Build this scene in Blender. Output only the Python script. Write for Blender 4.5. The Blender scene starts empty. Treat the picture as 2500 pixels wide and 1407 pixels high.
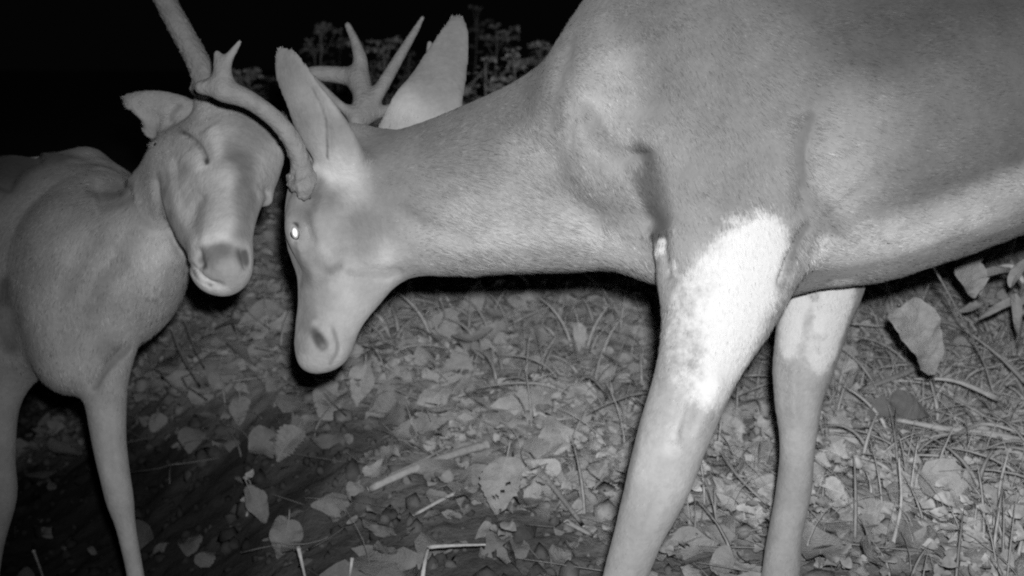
import bpy, math, random
import numpy as np
from mathutils import Vector, Matrix

# ------------------------------------------------------------------ camera, world, lamp, exposure
sc = bpy.context.scene
COL = sc.collection
F = 3018.0                      # focal length in photo pixels (2500 wide)
CAM_H = 0.75
PITCH = math.atan(553.0 / F)
cd = bpy.data.cameras.new('camera')
cam = bpy.data.objects.new('camera', cd)
COL.objects.link(cam)
cam.location = (0, 0, CAM_H)
cam.rotation_euler = (math.pi / 2 - PITCH, 0, 0)
cd.sensor_width = 36.0
cd.lens = 36.0 * F / 2500.0
cd.clip_start = 0.02
cd.clip_end = 400.0
cd.dof.use_dof = True
cd.dof.focus_distance = 1.5
cd.dof.aperture_fstop = 6.3
sc.cycles.filter_width = 2.0
sc.camera = cam

w = bpy.data.worlds.new("World")
sc.world = w
w.use_nodes = True
bg = w.node_tree.nodes['Background']
bg.inputs[0].default_value = (1, 1, 1, 1)
bg.inputs[1].default_value = 0.0012          # a moonless night

# the trail camera's own infrared lamp, just above the lens
ld = bpy.data.lights.new('infrared_flash', 'SPOT')
lamp = bpy.data.objects.new('infrared_flash', ld)
COL.objects.link(lamp)
lamp.location = (0.025, 0.0, CAM_H + 0.055)
ld.energy = 150.0
ld.spot_size = math.radians(76)
ld.spot_blend = 1.0
ld.shadow_soft_size = 0.014
ld.color = (1, 1, 1)

vs = sc.view_settings
vs.view_transform = 'Standard'
vs.look = 'None'
vs.exposure = 0.0
vs.gamma = 1.0
sc.display_settings.display_device = 'sRGB'
sc.cycles.use_denoising = False
sc.cycles.max_bounces = 4
sc.cycles.diffuse_bounces = 2
sc.cycles.glossy_bounces = 2
sc.cycles.sample_clamp_indirect = 2.0

G = np.random.default_rng(11)
random.seed(7)
R3 = np.array(cam.rotation_euler.to_matrix())
CAMP = np.array([0, 0, CAM_H])
FWD = R3 @ np.array([0, 0, -1.0])

def P(px, py, d):
    """photo pixel + depth along the lens axis -> world point"""
    c = np.array([(px - 1250.0) / F * d, -(py - 703.5) / F * d, -d])
    return R3 @ c + CAMP

def to_px(v):
    c = (np.asarray(v) - CAMP) @ R3
    d = -c[:, 2]
    return c[:, 0] / d * F + 1250.0, -c[:, 1] / d * F + 703.5, d

def aim(o, tgt):
    dv = Vector(tgt) - o.location
    o.rotation_euler = dv.to_track_quat('-Z', 'Y').to_euler()
aim(lamp, P(1720, 660, 1.6))

# ------------------------------------------------------------------ materials
def new_mat(name):
    m = bpy.data.materials.new(name)
    m.use_nodes = True
    nt = m.node_tree
    return m, nt, nt.nodes['Principled BSDF']

def nd(nt, t, **kw):
    n = nt.nodes.new(t)
    for k, v in kw.items():
        setattr(n, k, v)
    return n

def ramp(nt, lo, hi, a, b):
    n = nd(nt, 'ShaderNodeMapRange')
    n.inputs['From Min'].default_value = lo
    n.inputs['From Max'].default_value = hi
    n.inputs['To Min'].default_value = a
    n.inputs['To Max'].default_value = b
    return n

def mth(nt, op, a, b):
    n = nd(nt, 'ShaderNodeMath', operation=op)
    for i, x in enumerate((a, b)):
        if isinstance(x, (int, float)):
            n.inputs[i].default_value = x
        else:
            nt.links.new(x, n.inputs[i])
    return n.outputs[0]

def noise(nt, scale, detail=3.0, rough=0.55, vec=None):
    n = nd(nt, 'ShaderNodeTexNoise')
    n.inputs['Scale'].default_value = scale
    n.inputs['Detail'].default_value = detail
    n.inputs['Roughness'].default_value = rough
    if vec is not None:
        nt.links.new(vec, n.inputs['Vector'])
    return n.outputs[0]

def fur_mat(name, hair=False, pale_value=0.53):
    m, nt, b = new_mat(name)
    tc = nd(nt, 'ShaderNodeTexCoord')
    co = tc.outputs['Object']
    at = nd(nt, 'ShaderNodeAttribute', attribute_name='coat')
    sp = nd(nt, 'ShaderNodeSeparateColor')
    nt.links.new(at.outputs['Color'], sp.inputs[0])
    base, pale = sp.outputs[0], sp.outputs[1]
    n1 = noise(nt, 26, 4, .62, co)
    n2 = noise(nt, 130, 3, .6, co)
    mot = mth(nt, 'ADD', mth(nt, 'MULTIPLY', mth(nt, 'SUBTRACT', n1, .5), .62),
              mth(nt, 'MULTIPLY', mth(nt, 'SUBTRACT', n2, .5), .34))
    basev = mth(nt, 'MULTIPLY', base, mth(nt, 'ADD', 1.0, mot))
    n3 = noise(nt, 75, 5, .7, co)
    edge = mth(nt, 'ADD', pale, mth(nt, 'MULTIPLY', mth(nt, 'SUBTRACT', n3, .5), 1.25))
    mr = ramp(nt, .14, .92, 0, 1)
    mr.interpolation_type = 'SMOOTHSTEP'
    nt.links.new(edge, mr.inputs['Value'])
    mix = nd(nt, 'ShaderNodeMix', data_type='FLOAT')
    nt.links.new(mr.outputs[0], mix.inputs[0])
    nt.links.new(basev, mix.inputs[2])
    mix.inputs[3].default_value = pale_value
    cc = nd(nt, 'ShaderNodeCombineColor')
    for i in range(3):
        nt.links.new(mix.outputs[0], cc.inputs[i])
    nt.links.new(cc.outputs[0], b.inputs['Base Color'])
    b.inputs['Roughness'].default_value = .78
    b.inputs['Specular IOR Level'].default_value = .18
    b.inputs['Sheen Weight'].default_value = .10
    b.inputs['Sheen Roughness'].default_value = .5
    if not hair:
        bp = nd(nt, 'ShaderNodeBump')
        bp.inputs['Strength'].default_value = .35
        bp.inputs['Distance'].default_value = .004
        nt.links.new(n2, bp.inputs['Height'])
        nt.links.new(bp.outputs[0], b.inputs['Normal'])
    return m

def grey_mat(name, lo, hi, scale=40, rough=.8, bump=0.0, spec=.2, attr=None, detail=4):
    m, nt, b = new_mat(name)
    tc = nd(nt, 'ShaderNodeTexCoord')
    n1 = noise(nt, scale, detail, .6, tc.outputs['Object'])
    mr = ramp(nt, .28, .72, lo, hi)
    nt.links.new(n1, mr.inputs['Value'])
    v = mr.outputs[0]
    if attr:
        at = nd(nt, 'ShaderNodeAttribute', attribute_name=attr)
        v = mth(nt, 'MULTIPLY', v, at.outputs['Fac'])
    cc = nd(nt, 'ShaderNodeCombineColor')
    for i in range(3):
        nt.links.new(v, cc.inputs[i])
    nt.links.new(cc.outputs[0], b.inputs['Base Color'])
    b.inputs['Roughness'].default_value = rough
    b.inputs['Specular IOR Level'].default_value = spec
    if bump:
        bp = nd(nt, 'ShaderNodeBump')
        bp.inputs['Strength'].default_value = bump
        bp.inputs['Distance'].default_value = .004
        n2 = noise(nt, scale * 4, 4, .6, tc.outputs['Object'])
        nt.links.new(n2, bp.inputs['Height'])
        nt.links.new(bp.outputs[0], b.inputs['Normal'])
    return m

# ------------------------------------------------------------------ object helpers
def mesh_obj(name, verts, faces, mat, parent=None, smooth=True):
    """faces: array (n,k) or list of arrays with differing k"""
    me = bpy.data.meshes.new(name)
    fl = faces if isinstance(faces, list) else [faces]
    fl = [np.asarray(f, np.int32) for f in fl if len(f)]
    verts = np.asarray(verts, np.float32)
    me.vertices.add(len(verts))
    me.vertices.foreach_set('co', verts.ravel())
    loops = np.concatenate([f.ravel() for f in fl])
    tot = np.concatenate([np.full(len(f), f.shape[1], np.int32) for f in fl])
    start = np.concatenate([[0], np.cumsum(tot)[:-1]]).astype(np.int32)
    me.loops.add(len(loops))
    me.loops.foreach_set('vertex_index', loops)
    me.polygons.add(len(tot))
    me.polygons.foreach_set('loop_start', start)
    me.polygons.foreach_set('loop_total', tot)
    if smooth:
        me.polygons.foreach_set('use_smooth', np.ones(len(tot), bool))
    me.update(calc_edges=True)
    me.validate()
    me.materials.append(mat)
    o = bpy.data.objects.new(name, me)
    COL.objects.link(o)
    if parent is not None:
        o.parent = parent
        o.matrix_parent_inverse = Matrix.Translation(-parent.location)
    return o

def thing(name, label, cat, loc, group=None):
    o = bpy.data.objects.new(name, None)
    COL.objects.link(o)
    o.location = loc
    o.empty_display_size = .05
    return tag(o, label, cat, group)

def tag(o, label, cat, group=None):
    o['label'] = label
    o['category'] = cat
    if group:
        o['group'] = group
    return o

def set_attr(o, name, vals):
    vals = np.asarray(vals, np.float32)
    if vals.ndim == 1:
        a = o.data.attributes.new(name, 'FLOAT', 'POINT')
        a.data.foreach_set('value', vals)
    else:
        a = o.data.attributes.new(name, 'FLOAT_COLOR', 'POINT')
        a.data.foreach_set('color', np.concatenate([vals, np.ones((len(vals), 4 - vals.shape[1]), np.float32)], 1).ravel())

# ------------------------------------------------------------------ sculpting: signed distance chains -> one skin
def catmull(pts, sub):
    pts = np.asarray(pts, float)
    if len(pts) < 3:
        t = np.linspace(0, 1, sub + 1)[:, None]
        return pts[0] * (1 - t) + pts[-1] * t
    ext = np.vstack([2 * pts[0] - pts[1], pts, 2 * pts[-1] - pts[-2]])
    out = []
    for i in range(len(pts) - 1):
        p0, p1, p2, p3 = ext[i:i + 4]
        for s in range(sub):
            t = s / sub
            out.append(.5 * (2 * p1 + (p2 - p0) * t + (2 * p0 - 5 * p1 + 4 * p2 - p3) * t * t + (3 * p1 - p0 - 3 * p2 + p3) * t ** 3))
    out.append(pts[-1])
    return np.array(out)

class Sculpt:
    """chains are lists of nodes (px, py, depth, radius_px, depth_ratio); radius scales with depth"""
    def __init__(s, h):
        s.h = h
        s.parts = []
    def chain(s, nodes, k=.02, sub=4, axis=None, cut=False):
        a = []
        for n in nodes:
            px, py, d, r = n[:4]
            rb = n[4] if len(n) > 4 else 1.0
            p = P(px, py, d)
            a.append([*p, r * d / F, rb])
        a = catmull(a, sub)
        ax = FWD if axis is None else np.asarray(axis, float) / np.linalg.norm(axis)
        s.parts.append((a, k, ax, cut))
    def build(s):
        h = s.h
        lo = np.min([(a[:, :3] - a[:, 3:4] * np.maximum(1, a[:, 4:5])).min(0) for a, k, ax, c in s.parts if not c], 0) - .03
        hi = np.max([(a[:, :3] + a[:, 3:4] * np.maximum(1, a[:, 4:5])).max(0) for a, k, ax, c in s.parts if not c], 0) + .03
        n = np.ceil((hi - lo) / h).astype(int) + 1
        vol = np.full(n, .06, np.float32)
        X = [(lo[i] + h * np.arange(n[i])).astype(np.float32) for i in range(3)]
        for a, k, ax, cut in s.parts:
            m = k + 3 * h
            ext = a[:, 3:4] * np.maximum(1, a[:, 4:5])
            i0 = np.clip(((a[:, :3] - ext).min(0) - m - lo) / h, 0, n - 1).astype(int)
            i1 = np.clip(((a[:, :3] + ext).max(0) + m - lo) / h + 2, 1, n).astype(int)
            loc = np.full(i1 - i0, .5, np.float32)
            for q0, q1 in zip(a[:-1], a[1:]):
                e = max(q0[3] * max(1, q0[4]), q1[3] * max(1, q1[4])) + m
                j0 = np.clip((np.minimum(q0[:3], q1[:3]) - e - lo) / h, i0, i1 - 1).astype(int)
                j1 = np.clip((np.maximum(q0[:3], q1[:3]) + e - lo) / h + 2, j0 + 1, i1).astype(int)
                x = X[0][j0[0]:j1[0]][:, None, None] - np.float32(q0[0])
                y = X[1][j0[1]:j1[1]][None, :, None] - np.float32(q0[1])
                z = X[2][j0[2]:j1[2]][None, None, :] - np.float32(q0[2])
                b = (q1[:3] - q0[:3]).astype(np.float32)
                bb = float(b @ b) + 1e-12
                t = np.clip((x * b[0] + y * b[1] + z * b[2]) / bb, 0, 1)
                dx, dy, dz = x - t * b[0], y - t * b[1], z - t * b[2]
                qw = dx * np.float32(ax[0]) + dy * np.float32(ax[1]) + dz * np.float32(ax[2])
                rb = q0[4] + (q1[4] - q0[4]) * t
                r = q0[3] + (q1[3] - q0[3]) * t
                q2 = dx * dx + dy * dy + dz * dz - qw * qw + (qw / rb) ** 2
                dist = (np.sqrt(np.maximum(q2, 0)) - r) * np.minimum(1, .35 + .65 * rb)
                sl = tuple(slice(j0[i] - i0[i], j1[i] - i0[i]) for i in range(3))
                loc[sl] = np.minimum(loc[sl], dist)
            gs = tuple(slice(i0[i], i1[i]) for i in range(3))
            g = vol[gs]
            if cut:
                hh = np.maximum(k - np.abs(g + loc), 0) / k
                vol[gs] = np.maximum(g, -loc) + hh * hh * k * .25
            else:
                hh = np.maximum(k - np.abs(g - loc), 0) / k
                vol[gs] = np.minimum(g, loc) - hh * hh * k * .25
        return surface_nets(vol, lo, h)

def surface_nets(vol, lo, h, smooth=2):
    ins = vol < 0
    n = np.array(vol.shape)
    cnt = np.zeros(n - 1, np.uint8)
    for dx in (0, 1):
        for dy in (0, 1):
            for dz in (0, 1):
                cnt += ins[dx:n[0] - 1 + dx, dy:n[1] - 1 + dy, dz:n[2] - 1 + dz]
    act = (cnt > 0) & (cnt < 8)
    idx = np.argwhere(act)
    ids = np.full(n - 1, -1, np.int32)
    ids[act] = np.arange(len(idx), dtype=np.int32)
    acc = np.zeros((len(idx), 3))
    num = np.zeros(len(idx))
    cs = [(0, 0, 0), (1, 0, 0), (0, 1, 0), (1, 1, 0), (0, 0, 1), (1, 0, 1), (0, 1, 1), (1, 1, 1)]
    ed = [(0, 1), (2, 3), (4, 5), (6, 7), (0, 2), (1, 3), (4, 6), (5, 7), (0, 4), (1, 5), (2, 6), (3, 7)]
    cv = [vol[idx[:, 0] + c[0], idx[:, 1] + c[1], idx[:, 2] + c[2]] for c in cs]
    for a, b in ed:
        va, vb = cv[a], cv[b]
        mk = (va < 0) != (vb < 0)
        t = np.where(mk, va / np.where(mk, va - vb, 1), 0)
        pa, pb = np.array(cs[a], float), np.array(cs[b], float)
        acc += mk[:, None] * (pa + t[:, None] * (pb - pa))
        num += mk
    v = (idx + acc / num[:, None]) * h + lo
    fs = []
    for ax in range(3):
        s0 = [slice(None)] * 3
        s1 = [slice(None)] * 3
        s0[ax] = slice(0, -1)
        s1[ax] = slice(1, None)
        a, b = ins[tuple(s0)], ins[tuple(s1)]
        e = np.argwhere(a != b)
        u, w_ = (ax + 1) % 3, (ax + 2) % 3
        e = e[(e[:, u] > 0) & (e[:, w_] > 0) & (e[:, u] < n[u] - 1) & (e[:, w_] < n[w_] - 1)]
        def cell(du, dw):
            c = e.copy()
            c[:, u] += du
            c[:, w_] += dw
            return ids[c[:, 0], c[:, 1], c[:, 2]]
        q = np.stack([cell(-1, -1), cell(0, -1), cell(0, 0), cell(-1, 0)], 1)
        inner = a[e[:, 0], e[:, 1], e[:, 2]]
        q[~inner] = q[~inner][:, ::-1]
        fs.append(q)
    f = np.concatenate(fs)
    f = f[(f >= 0).all(1)]
    return relax(v, f, smooth), f

def relax(v, f, it, lam=.5, mask=None):
    e0 = f.ravel()
    e1 = np.roll(f, -1, 1).ravel()
    deg = np.bincount(e0, minlength=len(v)) + np.bincount(e1, minlength=len(v))
    for _ in range(it):
        nv = np.empty_like(v)
        for c in range(3):
            nv[:, c] = np.bincount(e0, v[e1, c], len(v)) + np.bincount(e1, v[e0, c], len(v))
        dv = lam * (nv / np.maximum(deg, 1)[:, None] - v)
        v = v + (dv if mask is None else dv * mask[:, None])
    return v

def vnormals(v, f):
    n = np.zeros_like(v)
    fn = np.cross(v[f[:, 2]] - v[f[:, 0]], v[f[:, -1]] - v[f[:, 1]])
    for k in range(f.shape[1]):
        for c in range(3):
            n[:, c] += np.bincount(f[:, k], fn[:, c], len(v))
    return n / (np.linalg.norm(n, axis=1)[:, None] + 1e-12)

def poly_dist(x, y, pts):
    best = np.full(len(x), 1e9)
    tt = np.zeros(len(x))
    L = len(pts) - 1
    for i, ((ax, ay), (bx, by)) in enumerate(zip(pts[:-1], pts[1:])):
        dx, dy = bx - ax, by - ay
        t = np.clip(((x - ax) * dx + (y - ay) * dy) / (dx * dx + dy * dy + 1e-9), 0, 1)
        d = np.hypot(x - ax - t * dx, y - ay - t * dy)
        k = d < best
        best[k] = d[k]
        tt[k] = (i + t[k]) / L
    return best, tt

def dents(v, f, items):
    """press grooves (mm < 0) and swell muscles (mm > 0) into the side that was seen; (curve, width_px, mm, max_depth)"""
    n = vnormals(v, f)
    x, y, d = to_px(v)
    facing = (n @ FWD) < .15
    off = np.zeros(len(v))
    for pts, wd, mm, dmax in items:
        pts = [tuple(p) for p in (catmull(pts, 5) if len(pts) > 2 else pts)]
        di, t = poly_dist(x, y, pts)
        prof = np.exp(-(di / wd) ** 2)
        if len(pts) > 2:
            prof *= np.clip(np.minimum(t, 1 - t) / .12, .15, 1)
        off += np.where(facing & (d < dmax), prof * mm * .001, 0)
    return v + n * off[:, None]

def vnoise(v, scale, seed=0):
    """cheap smooth value noise, -1..1"""
    r = np.random.default_rng(seed)
    out = np.zeros(len(v))
    for k in range(6):
        dr = r.normal(size=3)
        dr /= np.linalg.norm(dr)
        out += np.sin(v @ dr * scale * (1 + .35 * k) + r.uniform(0, 6.28) + 1.3 * np.sin(v @ r.normal(size=3) * scale * .4))
    return out / 3.2

def blobs(v, items, start, snap=False):
    """fur patches, painted light and shade: soft ellipsoids in space (px, py, depth, radius_px, value, softness, stretch)"""
    val = np.array(start, float) if np.ndim(start) else np.full(len(v), float(start))
    if snap:
        sx, sy, sd = to_px(v)
    for px, py, d, r, value, soft in items:
        if snap:
            k = np.hypot(sx - px, sy - py) < 12
            if k.any():
                d = float(sd[k].min()) + .004
        c = P(px, py, d)
        q = np.linalg.norm(v - c, axis=1) / (r * d / F)
        wgt = np.clip((1 + soft - q) / (2 * soft), 0, 1)
        wgt = wgt * wgt * (3 - 2 * wgt)
        val = val * (1 - wgt) + value * wgt
    return val

HRES = 0.0030

def streak(pts, r, value, soft=.6, d=1.5):
    """a line in the coat: fur markings, painted crease shade and highlights"""
    c = catmull(np.array(pts, float), 6)
    L = np.concatenate([[0], np.cumsum(np.linalg.norm(np.diff(c, axis=0), axis=1))])
    n = max(2, int(L[-1] / (r * .7)))
    q = np.linspace(0, L[-1], n)
    return [(np.interp(a, L, c[:, 0]), np.interp(a, L, c[:, 1]), d, r, value, soft) for a in q]
MAT_FUR = fur_mat('deer_fur')
MAT_ANTLER = grey_mat('antler_bone', .17, .25, 60, .6, .5)
MAT_EYE = grey_mat('wet_eye', .015, .03, 30, .12, 0, .6)
def shine_mat():
    m, nt, b = new_mat('eyeshine')
    b.inputs['Base Color'].default_value = (.95, .95, .95, 1)
    b.inputs['Metallic'].default_value = .9
    b.inputs['Roughness'].default_value = .62
    return m
MAT_SHINE = shine_mat()

def antler(parent, chains, burr=None, seed=1, reach=.13):
    s = Sculpt(.0022)
    for c in chains:
        s.chain(c, k=.012, sub=6)
    if burr:
        s.chain(burr, k=.004)
    v, f = s.build()
    n = vnormals(v, f)
    rough = vnoise(v, 380, seed) * .0006 + np.maximum(0, vnoise(v, 560, seed + 5) - .30) * .0020
    base = P(*chains[0][0][:3])
    near = np.clip(1.15 - np.linalg.norm(v - base, axis=1) / reach, .2, 1)
    v = v + n * (rough * near)[:, None]
    return mesh_obj('antler', v, f, MAT_ANTLER, parent)

def eyeball(parent, px, py, d, r, shine=None):
    c = P(px, py, d)
    u, vv = np.meshgrid(np.linspace(0, 2 * np.pi, 25)[:-1], np.linspace(0, np.pi, 15))
    sv = np.stack([np.cos(u) * np.sin(vv), np.sin(u) * np.sin(vv), np.cos(vv)], -1).reshape(-1, 3) * r + c
    idx = np.arange(15 * 24).reshape(15, 24)
    q = np.stack([idx[:-1], np.roll(idx[:-1], -1, 1), np.roll(idx[1:], -1, 1), idx[1:]], -1).reshape(-1, 4)
    e = mesh_obj('eye', sv, q, MAT_EYE, parent)
    return e

def surf_depth(v, px, py, rad=9):
    x, y, d = to_px(v)
    k = np.hypot(x - px, y - py) < rad
    return float(d[k].min())

def pupil(eye, px, py, d, rx, ry, tilt):
    """a slightly domed lens-shaped pupil with the bright tapetum behind it"""
    c = P(px, py, d)
    tolamp = np.array(lamp.location) - c
    tolamp /= np.linalg.norm(tolamp)
    up = np.array([math.sin(tilt), 0, math.cos(tilt)])
    up -= tolamp * (up @ tolamp)
    up /= np.linalg.norm(up)
    rt = np.cross(up, tolamp)
    vs_, fs = [c + tolamp * .0015], []
    N = 24
    for k, (q, hgt) in enumerate(((.5, .0012), (1, 0), (1, -.004))):
        for i in range(N):
            a = 2 * math.pi * i / N
            vs_.append(c + rt * rx * q * math.cos(a) + up * ry * q * math.sin(a) + tolamp * hgt)
    tri = [(0, 1 + i, 1 + (i + 1) % N) for i in range(N)]
    quads = [(1 + k * N + i, 1 + (k + 1) * N + i, 1 + (k + 1) * N + (i + 1) % N, 1 + k * N + (i + 1) % N) for k in range(2) for i in range(N)]
    o = mesh_obj('pupil', vs_, [tri, quads], MAT_SHINE)
    o.parent = eye
    return o

# ------------------------------------------------------------------ ground
def sstep(x, a, b):
    t = np.clip((x - a) / (b - a), 0, 1)
    return t * t * (3 - 2 * t)

def crest(x, y):
    """distance to the left of the crest line; > 0 on the slope that runs down to the left"""
    return (-(x + .17) * .89 - (y - 2.0) * .45) - .10 * np.maximum(0, 2.0 - y)

def gz(x, y):
    x = np.asarray(x, float)
    y = np.asarray(y, float)
    s = crest(x, y)
    z = (.35 * np.log1p(np.exp((y - 2.75) * 4)) / 4 - .38 * np.log1p(np.exp((y - 4.5) * 4)) / 4) * (1 - sstep(np.maximum(s, -1.08 - x), -.1, .35))
    z = z - .30 * sstep(s, -.05, .62) - .25 * sstep(s, .6, 2.2)
    z = z + .012 * np.sin(x * 5.1 + y * 2.3) * np.sin(y * 4.2 - x * 1.7) + .006 * np.sin(x * 13 + 1) * np.sin(y * 11 + x * 4)
    return z

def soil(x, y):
    """1 = littered ground, 0 = dark soil at left and in front, beam falloff and shadow painted in"""
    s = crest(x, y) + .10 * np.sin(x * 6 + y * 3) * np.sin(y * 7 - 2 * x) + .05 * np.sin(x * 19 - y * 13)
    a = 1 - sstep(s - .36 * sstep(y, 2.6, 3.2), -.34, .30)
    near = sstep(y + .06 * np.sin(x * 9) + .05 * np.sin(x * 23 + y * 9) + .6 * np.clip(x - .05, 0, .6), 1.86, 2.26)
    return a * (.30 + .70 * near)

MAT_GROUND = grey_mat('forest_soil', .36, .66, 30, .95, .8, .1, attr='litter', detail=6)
def ground():
    def axis(a, b, fine0, fine1, step, grow):
        xs = list(np.arange(fine0, fine1, step))
        s = step
        while xs[-1] < b:
            s *= grow
            xs.append(xs[-1] + s)
        s = step
        while xs[0] > a:
            s *= grow
            xs.insert(0, xs[0] - s)
        return np.array(xs)
    xs = axis(-60, 60, -2.4, 2.4, .016, 1.25)
    ys = axis(-12, 90, .6, 6.0, .016, 1.25)
    gx, gy = np.meshgrid(xs, ys, indexing='ij')
    z = gz(gx, gy)
    v = np.stack([gx, gy, z], -1).reshape(-1, 3)
    fine = (np.abs(v[:, 0]) < 2.5) & (v[:, 1] > .5) & (v[:, 1] < 6.1)
    q = v.copy()
    q[:, 2] = 0
    v[:, 2] += fine * (vnoise(q, 38, 3) * .005 + vnoise(q, 90, 4) * .004 + np.maximum(0, vnoise(q, 160, 9)) * .006)
    far = np.hypot(v[:, 0], v[:, 1] - 2)
    v[:, 2] = np.where(far > 8, v[:, 2] * np.exp(-(far - 8) * .15), v[:, 2])
    nx, ny = len(xs), len(ys)
    i = np.arange(nx * ny).reshape(nx, ny)
    f = np.stack([i[:-1, :-1], i[1:, :-1], i[1:, 1:], i[:-1, 1:]], -1).reshape(-1, 4)
    o = mesh_obj('ground', v, f, MAT_GROUND)
    o['kind'] = 'structure'
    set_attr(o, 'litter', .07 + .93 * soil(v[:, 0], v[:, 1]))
    return o
ground()

# ------------------------------------------------------------------ the buck in front (right)
def right_buck():
    root = thing('deer', 'large buck seen from the side with lowered head, glowing eye and brightly lit forelegs', 'deer', (.25, 1.55, 0), 'two bucks locking antlers')
    s = Sculpt(HRES)
    # trunk
    s.chain([(1790, 262, 1.55, 400, .68), (1900, 275, 1.55, 425, .72), (2050, 280, 1.54, 420, .78), (2250, 258, 1.53, 382, .86),
             (2500, 222, 1.52, 335, .92), (2800, 205, 1.51, 312, .90), (3080, 195, 1.50, 300, .78), (3260, 220, 1.50, 235, .75)], k=.03)
    # neck
    s.chain([(900, 470, 1.63, 158, .62), (1000, 492, 1.62, 178, .62), (1150, 470, 1.61, 202, .64), (1300, 435, 1.60, 230, .66),
             (1430, 400, 1.585, 262, .66), (1560, 350, 1.57, 300, .64), (1700, 300, 1.56, 330, .6)], k=.025)
    # shoulder and upper arm, near side
    s.chain([(1790, 60, 1.475, 150, .42), (1775, 280, 1.445, 190, .42), (1785, 470, 1.435, 175, .46), (1775, 640, 1.435, 150, .62)], k=.075)
    # base of the neck in front of the shoulder
    s.chain([(1530, 80, 1.53, 100, .6), (1475, 230, 1.50, 120, .5), (1500, 330, 1.49, 100, .5)], k=.06)
    # brisket between the legs
    s.chain([(1640, 560, 1.54, 120, .8), (1850, 600, 1.54, 110, .9)], k=.05)
    # near foreleg
    s.chain([(1772, 640, 1.435, 150, .70), (1752, 760, 1.425, 132, .66), (1703, 900, 1.41, 101, .66), (1650, 1050, 1.40, 90, .66),
             (1600, 1200, 1.395, 77, .72), (1562, 1300, 1.39, 61, .8), (1526, 1407, 1.385, 53, .8), (1485, 1520, 1.38, 44, .85),
             (1447, 1640, 1.375, 44, .9), (1425, 1700, 1.372, 50, .9)], k=.03)
    s.chain([(1425, 1690, 1.372, 46, .9), (1400, 1740, 1.372, 44, .9), (1375, 1775, 1.37, 46, .8)], k=.012)
    # far foreleg
    s.chain([(2010, 560, 1.66, 130, .8), (2005, 680, 1.665, 108, .7), (1992, 760, 1.67, 90, .7), (1964, 880, 1.675, 78, .7), (1951, 970, 1.68, 60, .75),
             (1947, 1090, 1.685, 43, .9), (1937, 1200, 1.69, 43, .9), (1918, 1300, 1.69, 42, .9), (1906, 1400, 1.69, 46, .9), (1898, 1450, 1.69, 38, .9)], k=.03)
    s.chain([(1898, 1440, 1.69, 36, .9), (1885, 1480, 1.69, 38, .9)], k=.012)
    # hind legs and tail, outside the picture
    for dd, ox in ((1.38, 0), (1.62, 110)):
        s.chain([(3080 + ox, 260, dd, 250, .5), (3050 + ox, 520, dd - .01, 165, .55), (3110 + ox, 740, dd - .02, 100, .6), (3240 + ox, 980, dd - .02, 62, .7),
                 (3290 + ox, 1080, dd - .02, 56, .7), (3265 + ox, 1300, dd - .02, 42, .9), (3240 + ox, 1500, dd - .02, 42, .9), (3215 + ox, 1640, dd - .02, 44, .9)], k=.05)
    s.chain([(3400, 60, 1.5, 60, .7), (3480, 200, 1.5, 55, .6), (3490, 380, 1.5, 25, .6)], k=.03)
    # head
    s.chain([(835, 390, 1.625, 85, .72), (800, 470, 1.62, 95, .75), (790, 565, 1.615, 95, .78), (795, 660, 1.61, 72, .72), (788, 740, 1.605, 60, .72), (782, 800, 1.605, 60, .70), (786, 832, 1.605, 56, .68)], k=.02)
    s.chain([(756, 845, 1.60, 26, .9), (758, 874, 1.60, 22, .9)], k=.02)
    s.chain([(915, 600, 1.62, 82, .62), (916, 640, 1.62, 72, .6), (868, 722, 1.61, 60, .6), (826, 795, 1.605, 48, .62), (804, 852, 1.60, 42, .72), (780, 866, 1.60, 34, .8)], k=.025)
    # brow over the near eye, cheek bone
    s.chain([(735, 505, 1.575, 34, .9), (728, 560, 1.565, 34, .8), (745, 610, 1.572, 30, .8), (775, 660, 1.58, 24, .8)], k=.02)
    # pedicle
    s.chain([(775, 470, 1.59, 40), (752, 455, 1.565, 33)], k=.015)
    s.chain([(775, 455, 1.655, 40), (757, 432, 1.68, 31)], k=.015)
    # near ear: cupped blade
    ax = P(760, 300, 1.5) - P(560, 330, 1.80)
    s.chain([(858, 440, 1.585, 52, .6), (830, 372, 1.555, 60, .40), (783, 308, 1.54, 66, .22), (742, 236, 1.53, 54, .15), (704, 163, 1.525, 42, .14), (690, 130, 1.525, 20, .2)], k=.03, sub=5, axis=FWD + np.array([.35, 0, .1]))
    # far ear
    s.chain([(1000, 345, 1.70, 85, .25), (1032, 288, 1.70, 90, .15), (1060, 225, 1.71, 73, .12), (1088, 155, 1.72, 57, .12), (1108, 95, 1.725, 40, .13), (1115, 60, 1.73, 23, .2)], k=.012, sub=5)
    v, f = s.build()
    N = 1.62
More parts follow.
